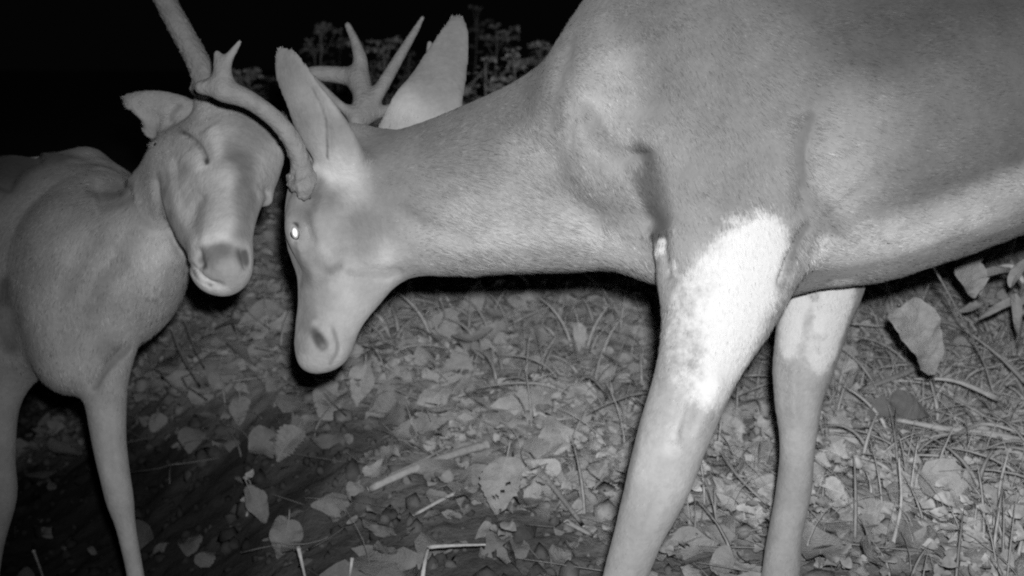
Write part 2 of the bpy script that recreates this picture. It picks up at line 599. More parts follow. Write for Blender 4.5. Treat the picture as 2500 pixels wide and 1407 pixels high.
    v = dents(v, f, [
        ([(1560, 350), (1582, 450), (1606, 570)], 34, -14, 1.6),
        ([(1612, 560), (1618, 620), (1628, 690)], 14, -6, 1.6),
        ([(1430, 270), (1480, 345), (1545, 390)], 30, -4, 1.6),
        ([(1985, 270), (1952, 350), (1958, 450), (1972, 545)], 24, -9, 1.6),
        ([(1975, 540), (1935, 620), (1905, 710)], 12, -9, 1.6),
        ([(2010, 360), (2030, 420), (2075, 480)], 60, 5, 1.6),
        ([(1600, 190), (1590, 260)], 40, -5, 1.6),
        ([(1400, 60), (1360, 200), (1330, 330)], 20, -4, 1.6),
        # neck muscles
        ([(1000, 560), (1150, 600), (1350, 590), (1550, 560)], 40, 5, 1.62),
        ([(960, 500), (1050, 560), (1150, 590)], 22, -4, 1.62),
        ([(1330, 330), (1380, 470), (1480, 560)], 30, -5, 1.6),
        # head: jaw, cheek, nostril, mouth, ear fold
        ([(850, 660), (930, 668), (985, 660)], 14, -5, N),
        ([(905, 635), (945, 625)], 30, 4, N),
        ([(760, 690), (775, 760), (770, 800)], 16, -3, N),
        ([(772, 815), (782, 838), (796, 852)], 12, -8, N),
        ([(812, 800), (822, 850), (800, 886)], 8, -2, N),
        ([(745, 480), (770, 540), (790, 620)], 14, -3, N),
        ([(840, 520), (850, 600), (830, 660)], 20, -3, N),
        ([(760, 205), (797, 290), (799, 385)], 13, -3.5, N),
        ([(730, 180), (760, 260), (790, 330)], 16, -3, N),
        ([(720, 550), (724, 586)], 12, -6, N),
        # forelegs
        ([(1690, 800), (1670, 920), (1640, 1040)], 20, -6, 1.6),
        ([(1668, 960), (1655, 1020), (1640, 1090)], 16, 5, 1.6), ([(1690, 980), (1668, 1060)], 12, -5, 1.6), ([(1750, 940), (1700, 1050)], 20, 4, 1.6),
        ([(1610, 1200), (1575, 1290)], 16, -3, 1.6),
        ([(1990, 740), (1990, 800)], 12, -4, 1.75),
        ([(1940, 900), (1938, 1000)], 14, 4, 1.75),
    ])
    v = relax(v, f, 1)
    n = vnormals(v, f)
    v = v + n * (vnoise(v, 40, 2) * .0006)[:, None]
    base = blobs(v, [
        # dark back and flank, pale underside
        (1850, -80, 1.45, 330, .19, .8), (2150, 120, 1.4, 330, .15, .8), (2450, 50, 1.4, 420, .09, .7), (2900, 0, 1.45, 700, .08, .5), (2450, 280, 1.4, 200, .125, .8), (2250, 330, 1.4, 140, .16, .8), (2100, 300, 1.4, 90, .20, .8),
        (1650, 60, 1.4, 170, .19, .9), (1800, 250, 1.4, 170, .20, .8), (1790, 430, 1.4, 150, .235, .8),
        *streak([(2020, 615), (2150, 600), (2300, 550), (2420, 505), (2560, 455)], 62, .44, .9), *streak([(1990, 640), (2150, 610), (2300, 565), (2380, 535)], 34, .56, .9), *streak([(1960, 690), (2150, 655), (2300, 605), (2500, 540)], 20, .34, .8), (2040, 380, 1.40, 120, .29, .9), (2030, 440, 1.4, 70, .36, .9), (2050, 490, 1.4, 40, .40, .9), (2000, 560, 1.4, 45, .24, .8),  # painted light on the fold behind the elbow, painted shade along the belly rim
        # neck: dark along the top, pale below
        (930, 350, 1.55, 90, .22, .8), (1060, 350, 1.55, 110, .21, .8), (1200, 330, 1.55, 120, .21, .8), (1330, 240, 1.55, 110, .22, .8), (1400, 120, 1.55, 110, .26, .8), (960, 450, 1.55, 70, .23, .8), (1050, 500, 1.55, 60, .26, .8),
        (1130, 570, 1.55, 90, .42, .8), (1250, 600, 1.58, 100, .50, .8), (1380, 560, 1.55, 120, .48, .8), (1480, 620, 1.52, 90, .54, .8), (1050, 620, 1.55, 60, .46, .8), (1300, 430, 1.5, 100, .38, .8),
        (1470, 260, 1.47, 75, .46, .9), (1500, 160, 1.47, 60, .40, .9), (1380, 430, 1.5, 60, .28, .8), (1470, 500, 1.5, 60, .27, .8),  # lit bulge at the neck base painted into the coat
        *streak([(1560, 370), (1578, 440), (1592, 500), (1612, 570)], 30, .11, .7), *streak([(1430, 270), (1480, 350), (1545, 395)], 20, .28, .9),  (1600, 230, 1.45, 30, .22, .8),  # shade painted into the shoulder grooves
        *streak([(1980, 280), (1955, 350), (1958, 450), (1972, 530)], 12, .18, .8), *streak([(1970, 540), (1935, 620), (1908, 700)], 9, .16, .8), *streak([(1975, 480), (2010, 540), (2030, 570)], 26, .25, .8),  # creases behind the elbow darkened as painted shade
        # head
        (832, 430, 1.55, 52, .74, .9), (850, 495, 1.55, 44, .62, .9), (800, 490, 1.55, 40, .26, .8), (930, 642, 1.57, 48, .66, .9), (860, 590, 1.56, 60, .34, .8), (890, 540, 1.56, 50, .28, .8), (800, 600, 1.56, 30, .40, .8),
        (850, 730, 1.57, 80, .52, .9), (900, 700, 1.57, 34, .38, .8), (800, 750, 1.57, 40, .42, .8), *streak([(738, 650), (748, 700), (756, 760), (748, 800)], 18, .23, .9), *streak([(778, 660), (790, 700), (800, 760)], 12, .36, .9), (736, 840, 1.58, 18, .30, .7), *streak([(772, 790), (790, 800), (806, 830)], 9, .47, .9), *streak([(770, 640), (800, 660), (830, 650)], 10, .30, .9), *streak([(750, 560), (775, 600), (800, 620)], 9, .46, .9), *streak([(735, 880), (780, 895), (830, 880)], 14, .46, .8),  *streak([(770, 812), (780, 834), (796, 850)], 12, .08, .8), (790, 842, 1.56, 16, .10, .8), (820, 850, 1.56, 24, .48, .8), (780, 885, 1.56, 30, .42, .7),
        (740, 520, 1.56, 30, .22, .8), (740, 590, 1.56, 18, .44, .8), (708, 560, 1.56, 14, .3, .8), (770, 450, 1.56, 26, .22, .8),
        (1090, 150, 1.7, 110, .26, .6), (1110, 70, 1.7, 60, .24, .7), (1000, 275, 1.7, 46, .50, .9), (1075, 270, 1.7, 36, .36, .9), (700, 180, 1.5, 70, .23, .8), (730, 290, 1.5, 50, .28, .8), *streak([(760, 205), (796, 290), (800, 385)], 4, .18, .7), *streak([(745, 470), (775, 480), (760, 520)], 10, .2, .8), *streak([(708, 545), (722, 545), (732, 556)], 5, .06, .6), *streak([(722, 592), (730, 640), (735, 700)], 6, .2, .8), *streak([(850, 665), (930, 672), (980, 662)], 8, .34, .8), *streak([(812, 800), (824, 850), (806, 886)], 5, .26, .8), (830, 310, 1.5, 24, .26, .8),  # ear fold and jaw line carry painted shade
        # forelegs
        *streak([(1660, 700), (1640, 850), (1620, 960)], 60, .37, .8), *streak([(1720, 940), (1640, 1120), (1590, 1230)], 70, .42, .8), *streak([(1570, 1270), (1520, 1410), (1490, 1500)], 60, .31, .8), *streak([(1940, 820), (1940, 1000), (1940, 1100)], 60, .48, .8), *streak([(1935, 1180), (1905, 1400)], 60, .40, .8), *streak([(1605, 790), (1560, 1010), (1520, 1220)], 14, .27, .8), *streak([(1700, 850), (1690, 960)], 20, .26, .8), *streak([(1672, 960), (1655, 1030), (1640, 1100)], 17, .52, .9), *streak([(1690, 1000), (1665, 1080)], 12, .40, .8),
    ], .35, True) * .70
    pale = blobs(v, [  # lamp glare on the forelegs painted as pale patches, plus the pale belly
        (1850, 600, 1.39, 85, 1, .6), (1800, 700, 1.385, 112, 1, .5), (1865, 690, 1.385, 50, 1, .5), (1770, 800, 1.375, 92, 1, .55), (1770, 880, 1.37, 60, 1, .6), (1700, 700, 1.4, 50, .62, .9), (1690, 830, 1.4, 50, .6, .9), (1680, 930, 1.4, 40, .55, .9), *streak([(1795, 840), (1770, 910), (1735, 960)], 44, .9, .9), *streak([(1935, 740), (1925, 850)], 24, .85, .9, 1.62), *streak([(2055, 700), (2030, 800), (2005, 880)], 32, 1, .9, 1.62), *streak([(1660, 740), (1650, 860)], 26, .5, .9),  (1612, 600, 1.43, 20, .8, .7), (1638, 650, 1.42, 18, .8, .7),
        (1950, 740, 1.62, 34, 1, .6), (2040, 730, 1.62, 50, 1, .6), (1925, 800, 1.63, 30, .9, .7), (2020, 790, 1.63, 40, 1, .6), (1990, 830, 1.63, 30, .6, .8), (2010, 600, 1.42, 36, .7, .9), (2150, 590, 1.42, 80, .38, .9),
    ], 0, True)
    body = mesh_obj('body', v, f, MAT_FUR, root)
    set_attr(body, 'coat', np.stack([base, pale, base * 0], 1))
    antler(root, [
        [(752, 462, 1.57, 26), (738, 425, 1.555, 27), (730, 385, 1.545, 24), (708, 335, 1.535, 23), (668, 288, 1.525, 22), (612, 247, 1.515, 23), (562, 226, 1.51, 27), (522, 214, 1.51, 23), (492, 214, 1.512, 17)],
        [(545, 218, 1.51, 22), (538, 180, 1.508, 15), (530, 132, 1.507, 9)],
        [(545, 195, 1.51, 17), (555, 150, 1.505, 13), (585, 103, 1.50, 6)],
    ], burr=[(716, 436, 1.560, 18), (722, 452, 1.550, 17), (738, 456, 1.545, 20), (742, 476, 1.547, 14), (752, 446, 1.548, 19), (760, 430, 1.556, 15)], seed=3)
    antler(root, [
        [(757, 430, 1.68, 24), (732, 375, 1.75, 22), (672, 338, 1.85, 21), (600, 330, 1.92, 22), (560, 340, 1.98, 14)],
        [(650, 334, 1.87, 16), (632, 310, 1.93, 8)],
    ], seed=6)
    sdp = surf_depth(v, 721, 570)
    e = eyeball(root, 722, 570, sdp + .0072, .0096)
    pupil(e, 720, 568, sdp - .0022, .0046, .0082, -.15)
    return root, body, base, pale

# ------------------------------------------------------------------ the second buck (left, facing the lens)
def left_buck():
    root = thing('deer', 'buck facing the camera with closed eyes, torn ear and muzzle hanging down', 'deer', (-.62, 2.0, -.28), 'two bucks locking antlers')
    s = Sculpt(HRES)
    # trunk, running away to the left
    s.chain([(235, 640, 1.93, 200, 1), (150, 655, 2.10, 246, 1), (20, 672, 2.38, 224, 1), (-140, 680, 2.7, 200, 1), (-260, 620, 2.92, 175, 1)], k=.04)
    s.chain([(70, 560, 2.0, 130, .9), (150, 530, 1.985, 115, .9), (230, 520, 1.965, 90, .9), (280, 530, 1.95, 70, .9)], k=.07)
    # chest and brisket
    s.chain([(246, 668, 1.90, 156), (190, 785, 1.885, 132), (190, 858, 1.88, 110)], k=.05)
    # shoulder, image left
    s.chain([(95, 545, 2.05, 140, .9), (60, 560, 2.01, 165, .9), (30, 680, 1.96, 150, .9), (25, 800, 1.93, 105, .9)], k=.06)
    # neck
    s.chain([(450, 410, 1.83, 85), (395, 505, 1.85, 105), (338, 600, 1.87, 128), (280, 670, 1.90, 150)], k=.05)
    # shoulder blades
    s.chain([(214, 416, 2.05, 56), (285, 480, 2.0, 50), (300, 560, 1.98, 60)], k=.03)
    # forelegs
    s.chain([(30, 800, 1.93, 95, .9), (12, 900, 1.925, 62), (2, 1000, 1.92, 42), (-2, 1120, 1.92, 38), (-2, 1215, 1.92, 41), (-16, 1310, 1.92, 30), (-30, 1420, 1.92, 26), (-40, 1580, 1.92, 26), (-45, 1650, 1.92, 30), (-45, 1720, 1.9, 30)], k=.05)
    s.chain([(262, 860, 1.86, 60, .9), (258, 970, 1.855, 50), (268, 1090, 1.85, 40), (289, 1205, 1.85, 35), (308, 1290, 1.85, 24), (331, 1407, 1.845, 21), (345, 1520, 1.84, 21), (353, 1640, 1.84, 25), (360, 1720, 1.83, 28)], k=.03)
    # hind legs out of the picture
    for ox in (0, -150):
        s.chain([(-250 + ox * .6, 600, 2.85, 150, .9), (-245 + ox, 760, 2.8, 85), (-270 + ox, 950, 2.9, 48), (-270 + ox, 1100, 2.92, 30), (-265 + ox, 1300, 2.88, 28)], k=.05)
    # head
    s.chain([(565, 330, 1.80, 92, .95), (570, 355, 1.77, 108, .9), (566, 420, 1.73, 98, .8), (562, 500, 1.69, 72, .8), (553, 570, 1.66, 60, .8), (548, 612, 1.65, 56, .75), (546, 646, 1.645, 52, .75)], k=.02)
    s.chain([(470, 400, 1.79, 82, .9), (462, 470, 1.77, 78, .85), (492, 545, 1.725, 64, .8), (510, 610, 1.69, 50, .8), (524, 650, 1.665, 43, .8), (544, 662, 1.66, 36, .8)], k=.055)
    # brow, far eye socket
    s.chain([(640, 330, 1.77, 44, .9), (652, 375, 1.755, 38, .9), (640, 430, 1.745, 32, .9)], k=.025)
    s.chain([(622, 460, 1.735, 30), (642, 472, 1.735, 23), (650, 488, 1.735, 16)], k=.010)
    # pedicles
    s.chain([(530, 290, 1.77, 42), (512, 245, 1.78, 34)], k=.02)
    s.chain([(620, 310, 1.78, 40), (648, 325, 1.79, 30)], k=.02)
    # ears
    s.chain([(455, 300, 1.82, 58, .6), (425, 284, 1.825, 56, .35), (382, 272, 1.83, 52, .16), (345, 258, 1.835, 36, .14), (314, 241, 1.84, 14, .3)], k=.016, sub=5, axis=FWD + np.array([-.2, 0, .25]))
    s.chain([(404, 296, 1.832, 36, .25), (372, 320, 1.838, 20, .3)], k=.008, axis=FWD)
    for nx, ny, nr in ((326, 296, 13), (338, 306, 12), (350, 350, 12), (318, 276, 6), (384, 356, 9)):
        s.chain([(nx, ny, 1.78, nr), (nx, ny, 1.90, nr)], k=.003, cut=True)
    s.chain([(650, 330, 1.84, 36, .6), (690, 320, 1.90, 46, .3), (715, 312, 1.96, 36, .2), (730, 308, 2.0, 15, .2)], k=.016, sub=5, axis=FWD + np.array([.2, 0, .25]))
    v, f = s.build()
    v = dents(v, f, [
        ([(446, 326), (470, 342), (490, 362), (506, 396)], 7, -4, 1.85),
        ([(450, 375), (472, 395), (484, 420)], 22, 3, 1.85),
        ([(505, 310), (530, 350), (540, 410)], 30, 3, 1.85),
        ([(470, 560), (478, 500), (500, 480)], 12, -3, 1.85),
        ([(420, 420), (440, 520), (470, 610)], 34, 3, 1.85),
        ([(382, 430), (384, 490), (410, 560), (455, 640)], 9, -6, 1.95),
        ([(455, 640), (480, 665), (510, 690), (550, 700)], 7, -6, 1.85),
        ([(482, 615), (488, 645)], 12, -8, 1.85),
        ([(592, 612), (602, 650)], 10, -7, 1.85),
        ([(560, 380), (575, 470), (570, 560)], 30, 3, 1.85),
        ([(500, 600), (545, 594), (595, 602)], 7, -2, 1.85),
        ([(400, 300), (350, 275), (318, 250)], 18, -3, 1.95),
        ([(640, 455), (652, 470)], 8, -4, 1.85),
        # chest
        ([(225, 478), (275, 470), (318, 455)], 36, -14, 2.3),
        ([(340, 560), (290, 640), (235, 720), (225, 800)], 26, -6, 2.2),
        ([(240, 560), (190, 640), (150, 740)], 30, -5, 2.2),
        ([(0, 470), (40, 400), (110, 365)], 22, -14, 2.6),
        ([(400, 560), (395, 640), (360, 740)], 36, 5, 2.2),
        ([(220, 960), (265, 895), (325, 840)], 14, -9, 2.2),
        ([(20, 760), (30, 850)], 20, -6, 2.2),
        ([(262, 1000), (270, 1150)], 10, -3, 2.2),
    ])
    v = relax(v, f, 1)
    n = vnormals(v, f)
    v = v + n * (vnoise(v, 40, 12) * .0006)[:, None]
    # ragged lower edge of the torn ear
    x, y, d = to_px(v)
    base = blobs(v, [
        (0, 400, 2.2, 110, .09, .8), (60, 380, 2.2, 50, .12, .8), (140, 375, 2.2, 50, .18, .8), (-200, 500, 2.5, 250, .2, .6), (250, 400, 2.1, 50, .30, .8), *streak([(232, 468), (275, 474), (312, 462)], 20, .15, .9, 2.0), *streak([(195, 385), (225, 372), (262, 405)], 24, .50, .9, 2.05), *streak([(350, 545), (295, 635), (240, 720), (228, 790)], 16, .29, .9, 1.9), *streak([(245, 560), (195, 640), (160, 730)], 15, .31, .9, 1.9), *streak([(12, 690), (16, 780), (30, 850)], 18, .16, .9, 1.9),  # dimness of the far back, fold shade and hump highlight painted in
        (200, 540, 1.9, 80, .33, .9), (320, 520, 1.9, 30, .30, .9), (400, 620, 1.80, 60, .50, .8), (380, 700, 1.8, 60, .44, .8), (105, 750, 1.85, 50, .46, .9), (150, 620, 1.85, 50, .40, .9), (20, 780, 1.85, 34, .22, .9), (270, 850, 1.85, 30, .24, .9), (150, 890, 1.85, 40, .44, .9),
        # face: dark bridge of the nose and crown, pale cheeks, muzzle band, dark nose
        (600, 300, 1.72, 60, .24, .8), (650, 310, 1.72, 40, .22, .8), (540, 300, 1.7, 40, .34, .8), (540, 320, 1.72, 40, .36, .8), (505, 260, 1.72, 30, .50, .8), (560, 260, 1.72, 30, .40, .8),
        (520, 330, 1.7, 26, .46, .8), (475, 385, 1.72, 28, .52, .8), *streak([(448, 378), (478, 400), (500, 425)], 16, .56, .9, 1.72), (460, 450, 1.72, 30, .46, .8), (465, 520, 1.70, 24, .50, .8), (515, 430, 1.7, 36, .46, .8), (545, 405, 1.7, 18, .30, .8), (498, 520, 1.70, 12, .28, .8), (420, 420, 1.75, 26, .26, .8), (395, 470, 1.75, 18, .22, .8), (408, 530, 1.75, 16, .22, .8), (445, 600, 1.75, 16, .22, .8),  # the streak is a painted cheekbone highlight
        (640, 400, 1.72, 26, .40, .8), (665, 370, 1.72, 22, .34, .8), (640, 470, 1.7, 22, .44, .8),
        (545, 578, 1.62, 34, .60, .7), (510, 580, 1.62, 22, .54, .7), (575, 580, 1.62, 20, .42, .7),
        (545, 640, 1.60, 50, .24, .5), (510, 630, 1.62, 26, .16, .7), (545, 615, 1.62, 22, .15, .7), (590, 625, 1.62, 18, .13, .8), (560, 660, 1.62, 26, .30, .8), (500, 655, 1.62, 14, .36, .8),
        (480, 670, 1.66, 20, .58, .7), (505, 697, 1.64, 22, .62, .7), (540, 712, 1.64, 18, .50, .7),
        *streak([(446, 322), (468, 338), (490, 362), (506, 397)], 6.2, .07, .7, 1.72), *streak([(520, 315), (530, 350), (535, 380)], 12, .52, .9, 1.72), *streak([(385, 425), (388, 490), (412, 555), (455, 635)], 9, .24, .7, 1.75), *streak([(610, 285), (612, 330), (590, 380)], 36, .23, .9, 1.7), *streak([(585, 385), (590, 440), (600, 480)], 34, .16, .9, 1.7), *streak([(600, 480), (598, 530), (588, 570)], 22, .21, .9, 1.7), *streak([(545, 430), (530, 500), (535, 550)], 28, .44, .9, 1.7), *streak([(500, 480), (492, 530), (486, 580)], 7, .34, .9, 1.7), *streak([(490, 632), (500, 648)], 11, .08, .7, 1.65), *streak([(596, 618), (602, 645)], 9, .08, .7, 1.65), *streak([(318, 848), (270, 892), (232, 948)], 7, .22, .9, 1.85), *streak([(420, 400), (425, 470), (450, 540), (470, 590)], 14, .52, .8, 1.72), *streak([(465, 655), (490, 682), (520, 698)], 5, .16, .7, 1.68), *streak([(440, 260), (420, 290), (440, 320)], 8, .2, .7, 1.8), *streak([(645, 456), (660, 466)], 6, .12, .6, 1.72),  # jaw line and brisket crease are shade painted into the coat
        (370, 260, 1.8, 40, .38, .8), (430, 300, 1.8, 26, .34, .8), (460, 270, 1.8, 18, .26, .8),
    ], .37, True) * 1.02
    body = mesh_obj('body', v, f, MAT_FUR, root)
    set_attr(body, 'coat', np.stack([base, base * 0, base * 0], 1))
    antler(root, [
        [(512, 250, 1.78, 30), (502, 200, 1.775, 31), (478, 140, 1.77, 29), (440, 70, 1.765, 28), (405, 5, 1.76, 27), (375, -60, 1.75, 25), (370, -140, 1.70, 24), (400, -230, 1.62, 20), (450, -290, 1.55, 10)],
        [(372, -110, 1.72, 20), (350, -220, 1.70, 14), (345, -300, 1.69, 5)],
    ], burr=[(484, 216, 1.775, 20), (505, 224, 1.755, 22), (530, 216, 1.77, 20)], seed=13, reach=.40)
    antler(root, [
        [(662, 330, 1.79, 20), (708, 290, 1.80, 15), (728, 232, 1.82, 17), (752, 184, 1.84, 18), (825, 183, 1.85, 21), (872, 196, 1.84, 25), (886, 235, 1.825, 25), (880, 275, 1.81, 24), (872, 296, 1.80, 20)],
        [(878, 205, 1.84, 22), (880, 150, 1.845, 18), (866, 100, 1.85, 12), (849, 62, 1.855, 8)],
        [(890, 285, 1.81, 15), (925, 225, 1.82, 17), (975, 140, 1.84, 13), (1012, 78, 1.85, 9), (1032, 43, 1.855, 5)],
        [(872, 288, 1.805, 16), (828, 255, 1.80, 11), (785, 212, 1.795, 9), (765, 190, 1.79, 7)],
        [(885, 288, 1.81, 15), (960, 262, 1.83, 12), (1025, 205, 1.85, 10), (1044, 150, 1.86, 8), (1049, 106, 1.86, 7)],
    ], seed=16)
    return root, body, base, base * 0


# ------------------------------------------------------------------ fur: short hairs combed along the body
def flow_field(v, anchors):
    acc = np.zeros_like(v)
    for px, py, d, dx, dy in anchors:
        p = P(px, py, d)
        q = P(px + dx, py + dy, d) - p
        q /= np.linalg.norm(q)
        wgt = 1.0 / (np.sum((v - p) ** 2, 1) + 1e-4) ** 2
        acc += wgt[:, None] * q
    return acc / (np.linalg.norm(acc, axis=1)[:, None] + 1e-12)

def grow_fur(body, root, anchors, count, lengths, base, pale, seed):
    r = np.random.default_rng(seed)
    me = body.data
    nv = len(me.vertices)
    v = np.empty(nv * 3, np.float32)
    me.vertices.foreach_get('co', v)
    v = v.reshape(-1, 3).astype(float)
    f = np.empty(len(me.polygons) * 4, np.int32)
    me.polygons.foreach_get('vertices', f)
    f = f.reshape(-1, 4)
    n = vnormals(v, f)
    x, y, d = to_px(v)
    inpic = (x > -300) & (x < 2800) & (y > -250) & (y < 1600)
    fc = v[f].mean(1)
    fn = np.cross(v[f[:, 2]] - v[f[:, 0]], v[f[:, 3]] - v[f[:, 1]])
    area = np.linalg.norm(fn, axis=1) * .5
    cosv = (fn / (area[:, None] * 2 + 1e-12)) @ FWD
    wgt = area * np.where(inpic[f].all(1), 1, .25) * np.where(cosv < .35, 1, .3)
    pick = r.choice(len(f), count, p=wgt / wgt.sum())
    a, b = r.random(count)[:, None], r.random(count)[:, None]
    q = f[pick]
    p = (v[q[:, 0]] * (1 - a) + v[q[:, 1]] * a) * (1 - b) + (v[q[:, 3]] * (1 - a) + v[q[:, 2]] * a) * b
    nn = n[q[:, 0]] * (1 - a) * (1 - b) + n[q[:, 2]] * a * b + n[q[:, 1]] * a * (1 - b) + n[q[:, 3]] * (1 - a) * b
    nn /= np.linalg.norm(nn, axis=1)[:, None]
    fl = flow_field(p, anchors)
    fl += .22 * np.stack([vnoise(p, 45, seed + k) for k in range(3)], 1) + .16 * r.normal(size=fl.shape)
    fl -= nn * np.sum(fl * nn, 1)[:, None]
    fl /= np.linalg.norm(fl, axis=1)[:, None] + 1e-9
    ln = blobs(p, lengths, .009) * r.uniform(.65, 1.25, count)
    lift = np.clip(r.uniform(.06, .30, count) + .07 * vnoise(p, 70, seed + 7), .04, 1)
    dr = fl + nn * lift[:, None]
    dr /= np.linalg.norm(dr, axis=1)[:, None]
    sd = np.cross(nn, dr)
    sd += .10 * r.normal(size=sd.shape)
    sd /= np.linalg.norm(sd, axis=1)[:, None]
    wd = r.uniform(.00035, .0007, count)[:, None]
    p0 = p - nn * .0012
    mid = p0 + dr * (ln * .55)[:, None]
    tip = p0 + (dr * .97 - nn * .12 * (lift[:, None] + .2)) * ln[:, None]
    V = np.stack([p0 - sd * wd, p0 + sd * wd, mid + sd * wd * .8, mid - sd * wd * .8, tip], 1).reshape(-1, 3)
    i = np.arange(count) * 5
    Q = np.stack([i + 3, i + 2, i + 1, i], 1)
    T = np.stack([i + 4, i + 2, i + 3], 1)
    o = mesh_obj('fur', V, [Q, T], MAT_HAIR, root)
    nrm = nn + .22 * r.normal(size=nn.shape)
    nrm /= np.linalg.norm(nrm, axis=1)[:, None]
    o.data.normals_split_custom_set_from_vertices(np.repeat(nrm, 5, 0).astype(np.float32))
    var = np.clip(1 + .16 * r.normal(size=count), .55, 1.5)
    ca = base[q[:, 0]] * var
    cp = pale[q[:, 0]]
    set_attr(o, 'coat', np.repeat(np.stack([ca, cp, cp * 0], 1), 5, 0))
    return o

MAT_HAIR = fur_mat('deer_hair', hair=True)
import time
T0 = time.time()
rb_root, rb_body, rbase, rpale = right_buck()
lb_root, lb_body, lbase, lpale = left_buck()
print('deer', time.time() - T0, len(rb_body.data.vertices), len(lb_body.data.vertices))
grow_fur(rb_body, rb_root, [
    (720, 600, 1.6, 0, -1), (790, 850, 1.6, .3, -1), (800, 600, 1.6, .5, -1), (900, 620, 1.6, 1, -.3), (860, 740, 1.6, .8, -.8),
    (760, 260, 1.52, -.4, -1), (700, 150, 1.52, -.3, -1), (830, 380, 1.54, -.5, -1), (1080, 160, 1.72, .4, -1), (1110, 70, 1.72, .1, -1), (1030, 260, 1.7, .5, -1),
    (900, 450, 1.6, 1, .2), (1100, 450, 1.55, 1, .25), (1100, 640, 1.6, 1, .2), (1300, 300, 1.55, 1, .4), (1350, 600, 1.55, 1, .2), (1500, 400, 1.5, .7, .8),
    (1700, 200, 1.45, .6, .8), (1780, 450, 1.42, .5, 1), (1780, 620, 1.42, .1, 1), (1700, 900, 1.4, -.2, 1), (1600, 1200, 1.39, -.2, 1), (1490, 1500, 1.38, -.2, 1),
    (1990, 800, 1.67, -.1, 1), (1940, 1100, 1.68, -.05, 1), (1910, 1400, 1.69, -.05, 1),
    (2050, 400, 1.42, 1, .3), (2300, 150, 1.4, 1, .15), (2300, 550, 1.42, 1, -.05), (2700, 300, 1.35, 1, .1), (3100, 300, 1.3, .6, 1), (3100, 900, 1.4, .1, 1)],
    430000, [(1300, 650, 1.58, 330, .018, .6), (1900, 300, 1.45, 500, .011, .5), (800, 640, 1.6, 240, .005, .4), (780, 830, 1.6, 90, .003, .4),
             (740, 250, 1.52, 190, .004, .5), (1080, 170, 1.72, 170, .005, .5), (1620, 1200, 1.39, 260, .006, .6), (1940, 1150, 1.69, 260, .006, .6)], rbase, rpale, 31)
grow_fur(lb_body, lb_root, [
    (560, 400, 1.68, 0, -1), (545, 600, 1.64, 0, -1), (460, 470, 1.72, -.3, -1), (500, 640, 1.66, -.4, -1), (640, 380, 1.72, .4, -1), (350, 260, 1.83, -1, -.2), (420, 290, 1.82, -1, 0),
    (400, 520, 1.8, -.5, 1), (330, 640, 1.8, -.2, 1), (420, 640, 1.8, -.1, 1), (200, 600, 1.85, -.3, 1), (100, 450, 2.1, -.8, .3), (220, 850, 1.8, 0, 1), (30, 700, 1.9, -.1, 1),
    (0, 1000, 1.9, 0, 1), (-10, 1300, 1.9, -.05, 1), (262, 1000, 1.84, 0, 1), (310, 1300, 1.84, .1, 1), (-150, 600, 2.5, -1, .3)],
    330000, [(250, 700, 1.85, 260, .013, .6), (560, 480, 1.68, 190, .004, .5), (545, 660, 1.63, 80, .0025, .4), (370, 270, 1.83, 90, .008, .5), (300, 1200, 1.84, 220, .005, .6), (0, 1200, 1.9, 200, .006, .6)], lbase, lpale, 32)
print('fur', time.time() - T0)

# ------------------------------------------------------------------ leaves, straws, weeds
def ground_at(px, py):
    o = CAMP
    dr = P(px, py, 1.0) - CAMP
    t = .8
    while t < 8:
        p = o + dr * t
        if p[2] < float(gz(p[0], p[1])):
            break
        t += .01
    return o + dr * t

def leaf_geom(L, W, nl=9, nw=5, tipp=1.0, fold=.25, curl=.6, wave=.0, teeth=0.0, holes=False, r=None):
    """leaf blade along +x, z up; returns verts, quads"""
    t = np.linspace(0, 1, nl)
    wid = W * .5 * np.power(np.sin(np.pi * np.clip(t, .012, .985) ** .72), .8 * tipp)
    if teeth:
        wid = wid * (1 + teeth * np.where(np.arange(nl) % 2, 1, -1))
    sgn = np.linspace(-1, 1, nw)
    ang = curl * (t - .25)
    cx = np.cumsum(np.cos(ang)) / nl * L
    cz = -np.cumsum(np.sin(ang)) / nl * L
    cx -= cx[0]
    cz -= cz[0]
    X = np.repeat(cx[:, None], nw, 1) - np.abs(sgn)[None] * .10 * L * (wid / (W * .5 + 1e-9))[:, None]
    Y = wid[:, None] * sgn[None]
    Z = cz[:, None] + fold * np.abs(Y) + wave * W * np.sin(t[:, None] * 14 + sgn[None] * 2) * np.abs(sgn)[None] + .03 * W * np.sin(t[:, None] * 40) * (np.abs(sgn) > .2)[None] * (nl > 12)
    ph = G.uniform(0, 6.28, 6)
    X = X + .05 * W * np.sin(Y / W * 5 + ph[0]) + .03 * W * np.sin(Y / W * 11 + ph[1])
    Y = Y * (1 + .10 * np.sin(t[:, None] * 9 + ph[2] + np.sign(sgn)[None] * ph[3])) + .10 * W * np.sin(t[:, None] * 3 + ph[4])
    Z = Z + .07 * W * np.sin(t[:, None] * 6 + ph[5] + 2 * sgn[None]) + .09 * W * sgn[None] * np.sin(t[:, None] * 2.5 + ph[3])
    v = np.stack([X, Y, Z], -1).reshape(-1, 3)
    i = np.arange(nl * nw).reshape(nl, nw)
    f = np.stack([i[:-1, :-1], i[1:, :-1], i[1:, 1:], i[:-1, 1:]], -1).reshape(-1, 4)
    if holes and r is not None:
        f = f[r.random(len(f)) > .05]
    return v, f

def basis(dirv, nrm):
    x = np.asarray(dirv, float)
    x = x / np.linalg.norm(x)
    z = np.asarray(nrm, float) - x * (np.asarray(nrm, float) @ x)
    z /= np.linalg.norm(z)
    return np.stack([x, np.cross(z, x), z], 0)          # rows

